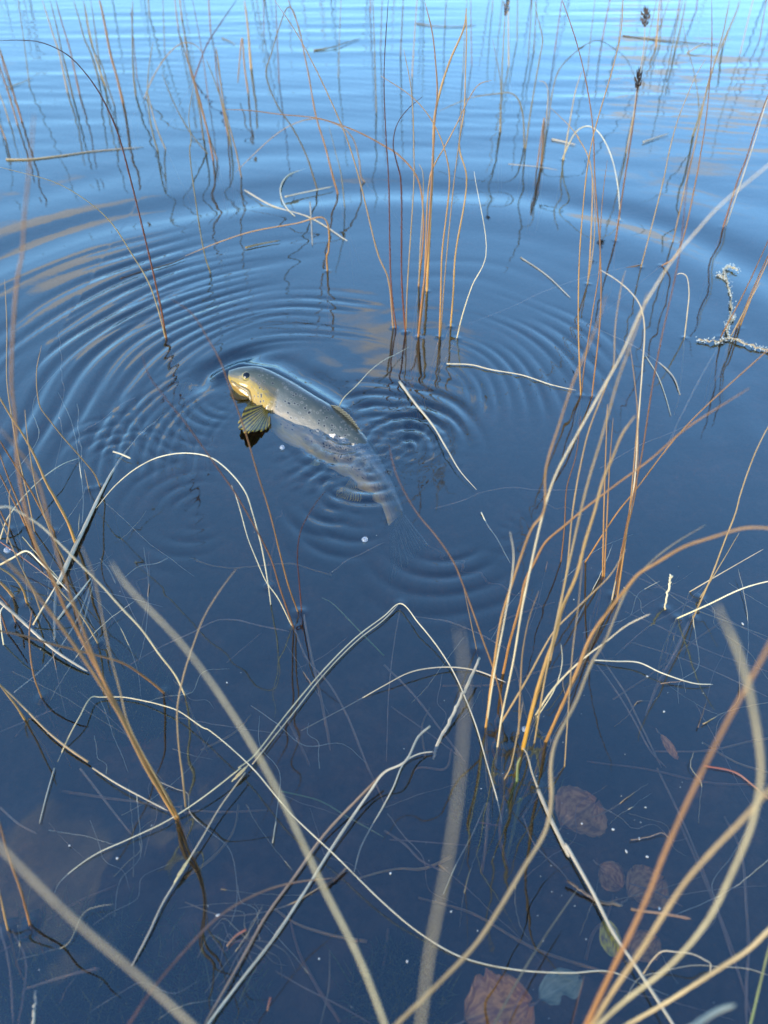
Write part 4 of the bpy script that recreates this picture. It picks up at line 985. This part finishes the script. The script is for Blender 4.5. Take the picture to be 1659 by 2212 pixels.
flo('thin tan stem bowed under the red blade', 't', (4, 4), 'G800,580 950,635 1100,630 1250,590 1390,510', (-.02, -.004, .003), 'grass_straw', 'grass stem', .8, 0)
flo('ragged whitish reed piece at the bottom left', 'w', (9, 10), 'G152,960 150,1020 140,1106 138,1160', (.0, .004), 'floating_straw', 'dead stem', .7, 0, kink=.0005)
flo('slim pale stem at the bottom edge right of the doubled blades', 't', (3.5, 3), 'G1425,790 1420,950 1385,1106 1370,1160', (-.02, .004), 'grass_straw', 'grass stem', .8, 0)
flo('white thread of grass lying in the left dark water', 'w', (3, 2), 'G235,0 200,120 170,240', .002, 'grass_fibre', 'fibre', .8, 0)
flo('short white stem leaning before the tussock foot', 'p', (4, 3), 'H440,150 380,290 310,420 255,550', (-.02, .01), 'grass_straw', 'grass stem', .8, 0)
flo('small white feather like flake on the floating white blade', 'w', (5, 6), 'I975,610 1040,630 1130,670', .006, 'flake', 'flake', .4, .2)
flo('red needle shaped leaf scrap at the bottom edge', 'r', (6, 4), 'G1170,990 1162,1020 1155,1050', .002, 'leaf_scrap', 'leaf')
flo('red leaf scrap on the tangle of rootlets', 'r', (8, 6), 'G1065,698 1020,725 980,770', .004, 'leaf_scrap', 'leaf')
flo('red brown scrap of stem lodged in the tussock foot', 'r', (6, 5), 'H410,235 460,245 512,250', -.008, 'leaf_scrap', 'leaf')
flo('pale straw propped between the left orange rushes', 'p', (5, 3), 'J270,540 350,400 440,250 520,90', (.003, .03, .05), 'grass_straw', 'grass stem', .8, 0)
flo('short curved white blade floating behind the bundle stems', 'w', (6, 4), 'J470,500 560,380 640,290 740,160', (.001, .004, .002))
# fine dead stalks matted on and just under the surface
for i in range(110):
    zone = random.choice(((-20, 1120, 380, 1600), (-20, 1120, 380, 1600), (-20, 1000, 250, 1450), (1100, 1250, 1659, 1650), (950, 1250, 1659, 1800), (300, 1350, 1000, 2150), (0, 1700, 600, 2212), (1100, 1750, 1659, 2212)))
    x, y = random.uniform(zone[0], zone[2]), random.uniform(zone[1], zone[3]); a = random.gauss(.9, .55) * random.choice((1, -1)); L_ = random.uniform(70, 300)
    P_ = []
    bend = random.gauss(0, .35); fold = random.random() < .3
    for k in (0, .25, .5, .75, 1.0):
        P_.append((x, y)); aa = a + bend * k + (random.choice((-1, 1)) * .8 if fold and k == .5 else 0); x += math.cos(aa) * L_ * .25 * random.uniform(.8, 1.2); y += -math.sin(aa) * L_ * .25 * random.uniform(.8, 1.2)
    c_ = random.choice('sstpqqw'); z0 = random.uniform(-.05, .004); lb = 'fine %s dead stalk matted in the water %s' % ({'s': 'brown', 't': 'tan', 'p': 'straw', 'q': 'grey', 'w': 'whitish'}[c_], near_by(P_[2]))
    flo(lb, c_, (random.uniform(1.8, 3.4), 1.4), ' '.join('W%.0f,%.0f' % p for p in P_), (z0, random.uniform(-.03, .004), random.uniform(-.05, .012)), 'dead_stalk', 'dead stem', .8, 0, lb, .0002, 5)
# ears of the dead grass stalk
gs = [o for o in bpy.data.objects if o.name.startswith('grass_stalk')][0]
for (a_, b_) in (((1000, 60), (1050, 10)), ((750, 500), (800, 420))):
    p, q_ = at_z(px('G%d,%d' % a_)[0], .006), at_z(px('G%d,%d' % b_)[0], .008)
    h = link('seed_head', head_mesh(p, q_ - p, (q_ - p).length * 1.5, .0014, gs.location, 30), M['p']); h.parent = gs
# tangle of rootlets
def rootlets():
    c = at_z(px('G1070,745')[0], -.004); bm_pts = []
    e = thing('root_tangle', 'small star of thin pink and white rootlets in the lower water', 'roots', c)
    for i in range(20):
        a = random.uniform(0, 6.28); L_ = random.uniform(.015, .05)
        d = Vector((math.cos(a), math.sin(a), 0)); sdev = Vector((-d.y, d.x, 0))
        pts = [c, c + d * L_ * .4 + sdev * random.uniform(-.006, .006) + Vector((0, 0, random.uniform(-.006, .003))),
               c + d * L_ * .75 + sdev * random.uniform(-.012, .012) + Vector((0, 0, random.uniform(-.014, .0))), c + d * L_ + sdev * random.uniform(-.02, .02) + Vector((0, 0, random.uniform(-.03, -.002)))]
        C = catmull(pts, 5); me = tube(C, np.linspace(.0007, .00035, len(C)), 4, 1, 0, 0, c)
        link('rootlet', me, M[random.choice('rstts')], e, c)
rootlets()

# ---- drowned stems: traced ones, then the scatter of dead rushes on the bottom
for pth, col, w, z in (
  ('O930,0 1080,340 1210,660 1290,880 1360,1090 1450,1350 1520,1600', 's', (7, 7), (-.03, -.02, -.04)), ('H1180,0 1290,230 1370,420 1440,610 1520,820', 's', (6, 6), (-.03, -.05)),
  ('O1380,90 1450,300 1480,700 1500,1050 1480,1300 1480,1659', 's', (8, 11), (-.04, -.03)),
  ('F920,660 1000,770 1080,900 1150,1030 1220,1106', 's', (5, 5), (-.02, -.06)), ('F960,660 1040,780 1100,900 1200,1106', 's', (5, 5), (-.02, -.06)),
  ('F1320,470 1250,620 1190,730 1130,880', 's', (8, 9), (-.01, -.09)), ('F1000,240 1200,330 1400,420 1659,560', 's', (5, 4), (-.05, -.06)), ('F1040,430 1200,500 1400,600 1659,690', 's', (5, 4), (-.06, -.06)),
  ('F1060,560 1250,620 1450,700 1659,800', 's', (4, 4), (-.07, -.06)), ('F1120,260 1300,400 1500,480 1659,540', 't', (4, 4), (-.04, -.05)), ('F1000,620 1150,490 1300,400 1420,280', 's', (5, 4), (-.06, -.03)),
  ('E1310,440 1350,640 1390,820 1430,1030', 's', (7, 8), (-.01, -.12)), ('E1270,500 1330,640 1420,740 1500,880 1590,1106 G1620,60 1659,150', 's', (6, 6), (-.004, -.08)), ('E1240,890 1290,990 1340,1100', 's', (8, 7), (-.02, -.07)),
  ('E1659,620 1540,500 1430,390 1390,370', 'v', (5, 3), (-.05, -.03)), ('E560,660 700,580 830,520 930,470 1010,465 1120,490 1250,515', 's', (4, 6), (-.05, -.02)),
  ('E980,650 1060,580 1130,520', 's', (4, 4), (-.05, -.06)), ('E540,280 600,235 680,220 725,200', 'w', (3, 4), (-.02, -.015)), ('E430,200 470,250 500,310', 'w', (3, 4), (-.02, -.03)),
  ('G345,0 430,110 500,200 570,290', 's', (8, 6), (-.03, -.06)), ('G0,170 80,240 160,285', 's', (7, 6), (-.02, -.03)), ('G50,700 110,830 100,1000 80,1106', 's', (7, 6), (-.01, -.05)), ('G0,680 40,860 60,1106', 's', (8, 7), (-.01, -.05)),
  ('G110,960 300,900 430,870', 's', (8, 12), (-.08, -.08)), ('G870,780 900,900 920,1040', 'v', (3, 3), (-.03, -.06)), ('G1100,870 1060,950 1030,1020', 'v', (4, 3), (-.03, -.06)), ('G1190,880 1310,950 1450,1020 1600,1106', 's', (5, 5), (-.06, -.06)),
  ('G1215,100 1380,140 1500,210 1659,300', 'v', (5, 5), (-.03, -.05)), ('D220,1090 330,1060 430,1020 560,1000 650,1010 860,1010', 's', (5, 4), (-.03, -.04)), ('D870,290 1000,350 1100,400 1200,470', 's', (4, 4), (-.02, -.03)),
  ('D1440,400 1350,560 1270,720 1210,860', 's', (6, 6), (-.03, -.08)), ('D930,920 1100,820 1250,760 1400,690', 's', (4, 4), (-.06, -.04)), ('E1280,680 1400,620 1500,540', 's', (4, 4), (-.05, -.05)),
  ('F0,660 120,780 230,920 350,1080', 's', (7, 6), (-.02, -.05)), ('F30,840 200,960 330,1060', 's', (5, 4), (-.05, -.06)), ('F70,420 45,560 20,800 10,1080', 's', (4, 3), (-.004, -.06)), ('F130,450 330,490 530,590', 's', (5, 5), (-.06, -.05)),
  ('H0,270 90,330 160,400 260,450', 's', (7, 6), (-.05, -.06)), ('H20,310 180,320 370,335', 's', (5, 4), (-.05, -.05)), ('H450,150 440,320 420,460', 's', (10, 8), (-.02, -.10)), ('H520,120 500,300 540,430', 's', (9, 8), (-.02, -.10)),
  ('H590,130 560,260 520,430', 'v', (12, 8), (-.01, -.11)), ('H600,210 650,330 760,440 800,490', 's', (5, 5), (-.04, -.01)), ('H1470,210 1530,330 1560,470 1570,800', 's', (6, 7), (-.03, -.06)), ('H1060,500 1180,540 1290,600', 's', (5, 5), (-.05, -.05)),
  ('C360,760 400,730 450,700 520,650 580,610', 's', (3, 4), (-.02, -.02)), ('E1420,270 1500,210 1580,170 1659,130', 's', (4, 4), (-.04, -.03)), ('C330,640 345,800 350,950', 'w', (3, 3), (-.02, -.03)), ('E0,950 120,900 260,840', 's', (5, 5), (-.03, -.03)),
  ('E60,780 200,660 330,470 400,290', 'w', (4, 5), (-.008, -.008)), ('E340,550 380,400 400,320', 'w', (6, 5), (-.02, -.02)), ('E240,330 235,450 235,560', 'w', (9, 9), (-.02, -.03))):
    q_ = px(pth); nm_ = near_by(q_[len(q_) // 2])
    lb = 'dim drowned %s stem under the surface %s' % ({'s': 'brown', 't': 'tan', 'v': 'green', 'w': 'whitish'}[col], nm_)
    flo(lb, col, w, pth, z, 'sunken_straw', 'dead stem', .7, 0, lb)
for i in range(34):
    y = random.uniform(.25, 1.05); x = random.uniform(-.55, .6) * (.4 + y); a = random.uniform(0, 6.28); L_ = random.uniform(.06, .25)
    pts = []
    for k in (-.5, -.15, .2, .5):
        xx, yy = x + math.cos(a) * L_ * k + random.uniform(-.01, .01), y + math.sin(a) * L_ * k + random.uniform(-.01, .01)
        pts.append((xx, yy, float(bed_z(xx, yy)) + .004))
    C = catmull(pts, 5); me = tube(C, np.linspace(.002, .0014, len(C)), 5, 1, 0, 0, pts[0])
    q_ = to_px(pts[1]); lb = 'dead stem lying flat on the dark bottom ' + near_by(q_[:2])
    tag(link('sunken_straw', me, M[random.choice('sst')], None, pts[0]), lb, 'dead stem', lb)

# ---- leaves
def leaf_mat(name, c0, c1, vein):
    m, t, b, o_ = new_mat(name)
    at = N(t, 'ShaderNodeAttribute', attribute_name='lf'); n_ = N(t, 'ShaderNodeTexNoise', i_Scale=5.0, i_Detail=5.0); t.links.new(at.outputs['Vector'], n_.inputs['Vector'])
    c = ramp_n(t, n_.outputs[0], [(.40, c0), (.60, c1)])
    sx = N(t, 'ShaderNodeSeparateXYZ'); t.links.new(at.outputs['Vector'], sx.inputs[0])
    rib = ramp_n(t, math_n(t, 'ABSOLUTE', sx.outputs[1]), [(.02, (1, 1, 1)), (.07, (0, 0, 0))])
    t.links.new(mixc(t, math_n(t, 'MULTIPLY', rib, .6), c, vein), b.inputs['Base Color']); b.inputs['Roughness'].default_value = .5
    return m
def leaf(label, a_px, b_px, width, z, mat, bite=None, jag=.05, cup=.3):
    a_, b_ = under(a_px, z), under(b_px, z - .012); L_ = (b_ - a_).length; d = (b_ - a_).normalized()
    s = d.cross(Vector((0, 0, 1))).normalized(); up = s.cross(d)
    bm = bmesh.new(); nl, nw = 18, 9; lay = {}
    uvs = []
    wv = L_ * width
    for layer in (0, 1):
        for i in range(nl):
            f = i / (nl - 1); hw = wv * math.sin(math.pi * (f * .92 + .04)) ** .7 * (1 + jag * random.uniform(-1, 1))
            if i in (0, nl - 1): hw = wv * .04
            for j in range(nw):
                g = j / (nw - 1) * 2 - 1; k = 1.0
                if bite and g > 0: k = 1 - bite[1] * math.exp(-((f - bite[0]) / .14) ** 2)
                zz = cup * wv * (g * g - .5) + .04 * L_ * math.sin(f * 5 + g) + .012 * L_ * math.sin(f * 40) * abs(g) - layer * .0007
                lay[layer, i, j] = bm.verts.new(d * (L_ * f) + s * (hw * g * k) + up * zz); uvs.append((f, g * k, layer))
    for i in range(nl - 1):
        for j in range(nw - 1):
            q4 = [(i, j), (i + 1, j), (i + 1, j + 1), (i, j + 1)]
            bm.faces.new([lay[(0,) + p] for p in q4]); bm.faces.new([lay[(1,) + p] for p in q4[::-1]])
    ring = [(i, 0) for i in range(nl)] + [(nl - 1, j) for j in range(1, nw)] + [(i, nw - 1) for i in range(nl - 2, -1, -1)] + [(0, j) for j in range(nw - 2, 0, -1)]
    for p, q_ in zip(ring, ring[1:] + ring[:1]): bm.faces.new([lay[(0,) + q_], lay[(0,) + p], lay[(1,) + p], lay[(1,) + q_]])
    for f in bm.faces: f.smooth = True
    me = bpy.data.meshes.new('leaf'); bm.to_mesh(me); bm.free()
    at = me.attributes.new('lf', 'FLOAT_VECTOR', 'POINT'); at.data.foreach_set('vector', np.array(uvs, 'f4').ravel())
    o = link('fallen_leaf', me, mat, None, a_); tag(o, label, 'leaf')
    st = tube(catmull([(0, 0, 0), tuple(-d * L_ * .12 + s * L_ * .03), tuple(-d * L_ * .25 + s * L_ * .02)], 4), [.0009] * 9, 5, 1, 0, 0, (0, 0, 0))
    k = link('leaf_stalk', st, M['s']); k.parent = o
    return o
LM_Y = leaf_mat('yellow_leaf', (.22, .15, .04), (.62, .48, .02), (.3, .25, .04))
LM_G = leaf_mat('grey_green_leaf', (.16, .19, .13), (.26, .28, .18), (.30, .32, .22))
LM_B = leaf_mat('russet_leaf', (.28, .09, .02), (.62, .25, .05), (.2, .07, .03))
LM_D = leaf_mat('sodden_leaf', (.20, .08, .02), (.46, .21, .06), (.14, .06, .02))
leaf('yellow sunken leaf with brown blotches beside the silvery blade', px('O330,800')[0], px('O405,1120')[0], .30, -.02, LM_Y)
leaf('grey green oval leaf with a bite out of its edge', px('H672,1000')[0], px('H850,905')[0], .30, -.02, LM_G, (.45, .6))
leaf('large russet leaf under water at the bottom edge', px('H350,1090')[0], px('H640,1010')[0], .45, -.018, LM_B, None, .16)
leaf('dim brown leaf lying right of the tussock foot', px('H770,250')[0], px('H920,140')[0], .55, -.055, LM_D, None, .06)
leaf('dull pinkish leaf beside the yellow leaf', px('O540,1110')[0], px('O760,960')[0], .36, -.04, LM_D)
leaf('small orange leaf sunk right of the tussock', px('F1195,960')[0], px('F1270,1070')[0], .16, -.05, LM_B)
leaf('brown sunken leaf under the striped pink stem', px('H1060,560')[0], px('H1210,480')[0], .45, -.06, LM_D, None, .06)
leaf('faint sunken leaf above the yellow leaf', px('H930,420')[0], px('H1030,520')[0], .5, -.07, LM_D)

# ---- lichen covered twig
def twig():
    b0 = at_z(px('D1490,350')[0], .004)
    e = thing('lichen_twig', 'forked floating twig crusted with pale grey lichen', 'twig', b0)
    m, t, b, o_ = new_mat('lichen'); n_ = N(t, 'ShaderNodeTexNoise', i_Scale=300.0, i_Detail=3.0)
    t.links.new(ramp_n(t, n_.outputs[0], [(.35, (.30, .33, .29)), (.6, (.62, .66, .60))]), b.inputs['Base Color']); b.inputs['Roughness'].default_value = .9
    for pth in ('D1360,360 1450,370 1490,352 1590,390 1665,405 1720,410', 'D1490,352 1482,310 1500,250 1495,150 1470,60', 'D1470,60 1490,45 1530,62', 'D1480,100 1460,85 1440,82', 'D1470,300 1510,270 1512,265'):
        pts = [at_z(p, .005) for p in px(pth)]; C = catmull(pts, 8); C = C + RNG.standard_normal(C.shape) * .0011
        br = link('branch', tube(C, np.full(len(C), .0018), 6, 1, 0, 0, pts[0], .35), M['q'], e, pts[0])
        bm = bmesh.new()
        for c in C:
            for _ in range(5):
                v = Vector(c) + Vector(RNG.standard_normal(3)) * .0026; v.z = abs(v.z)
                mt = bmesh.ops.create_icosphere(bm, subdivisions=1, radius=random.uniform(.0005, .0013))
                for w in mt['verts']: w.co = w.co * random.uniform(.6, 1.3) + v - Vector(pts[0])
        me = bpy.data.meshes.new('lichen'); bm.to_mesh(me); bm.free()
        l_ = link('lichen', me, m); l_.parent = br; l_['kind'] = 'stuff'
twig()

# ---- bubbles on the surface, white specks
mb, t, b, o_ = new_mat('bubble_film'); b.inputs['Base Color'].default_value = (.9, .95, 1, 1); b.inputs['Roughness'].default_value = .02
b.inputs['Transmission Weight'].default_value = .8; b.inputs['IOR'].default_value = 1.25
for lab, p, r in (('round bubble under the trout belly', (610, 968), .0042), ('round bubble below the trout tail', (788, 1167), .0042), ('bubble touching the yellow sedge foot', (1133, 1576), .0032), ('bubble among the left rushes', (16, 1190), .0045)):
    bm = bmesh.new(); bmesh.ops.create_uvsphere(bm, u_segments=20, v_segments=12, radius=r)
    for v in bm.verts: v.co.z *= .8
    for f in bm.faces: f.smooth = True
    me = bpy.data.meshes.new('bubble'); bm.to_mesh(me); bm.free(); c = at_z(p, 0); c.z = r * .35
    tag(link('bubble', me, mb, None, c), lab, 'bubble')
ms, t, b, o_ = new_mat('seed_fluff'); n_ = N(t, 'ShaderNodeTexNoise', i_Scale=60.0); t.links.new(ramp_n(t, n_.outputs[0], [(.4, (.4, .34, .26)), (.6, (.6, .58, .52))]), b.inputs['Base Color'])
bm = bmesh.new()
spk = [px(s)[0] for s in ('H1130,170', 'H990,265', 'H1047,360', 'H1137,383', 'H1103,305', 'H855,240', 'H290,620', 'H1190,608', 'G942,636', 'G300,335', 'G506,390', 'G1378,824', 'F1235,270', 'F820,378', 'F1138,710', 'F1210,862', 'F1550,483', 'H28,455', 'H100,835', 'E980,737')]
spk += [(random.uniform(900, 1659), random.uniform(1500, 2212)) for _ in range(40)] + [(random.uniform(0, 1659), random.uniform(1100, 2212)) for _ in range(30)]
for i, p in enumerate(spk):
    c = at_z(p, .0012); r = random.uniform(.0006, .0011) * (1.2 if i < 20 else .42)
    mt = bmesh.ops.create_icosphere(bm, subdivisions=1, radius=r); st_ = random.uniform(1, 2.0); a = random.uniform(0, 3.14)
    for v in mt['verts']:
        x, y = v.co.x * st_, v.co.y; v.co = Vector((x * math.cos(a) - y * math.sin(a), x * math.sin(a) + y * math.cos(a), v.co.z * .6)) + c
me = bpy.data.meshes.new('floating_specks'); bm.to_mesh(me); bm.free()
tag(link('floating_specks', me, ms), 'tiny white seeds and specks scattered on the dark water', 'specks', kind='stuff')

# ---- water moss along the near bottom
def moss(label, centres, n, h):
    V, Fc = [], []
    c0 = centres[0]
    for i in range(n):
        cx_, cy_, r_ = random.choice(centres); a = random.uniform(0, 6.28); r = r_ * random.random() ** .6
        x, y = cx_ + math.cos(a) * r, cy_ + math.sin(a) * r; z = float(bed_z(x, y)) - .005
        hh = h * random.uniform(.4, 1.2); b_ = random.uniform(0, 6.28); dx, dy = random.uniform(-.5, .5) * hh, random.uniform(-.5, .5) * hh; w_ = .0009
        k = len(V); sx_, sy_ = math.cos(b_) * w_, math.sin(b_) * w_
        V += [(x - sx_, y - sy_, z), (x + sx_, y + sy_, z), (x + dx * .5 + sx_, y + dy * .5 + sy_, z + hh * .6), (x + dx * .5 - sx_, y + dy * .5 - sy_, z + hh * .6), (x + dx, y + dy, z + hh)]
        Fc += [(k, k + 1, k + 2, k + 3), (k + 3, k + 2, k + 4)]
    me = bpy.data.meshes.new('moss'); me.from_pydata(V, [], Fc)
    m, t, b, o_ = new_mat('moss_green'); n_ = N(t, 'ShaderNodeTexNoise', i_Scale=40.0)
    t.links.new(ramp_n(t, n_.outputs[0], [(.35, (.03, .045, .015)), (.65, (.10, .12, .04))]), b.inputs['Base Color']); b.inputs['Roughness'].default_value = .8
    tag(link('water_moss', me, m), label, 'moss', kind='stuff')
def uw(p): v = under(p, -.13); return v.x, v.y
moss('fuzzy green water moss on the bottom near the bank', [(*uw((230, 2190)), .10), (*uw((90, 2120)), .08), (*uw((420, 2210)), .07), (*uw((860, 2150)), .05)], 2600, .05)
moss('brown tangled debris on the bottom under the left rushes', [(*uw((270, 1480)), .06), (*uw((150, 1420)), .08), (*uw((1100, 1720)), .06)], 1800, .07)
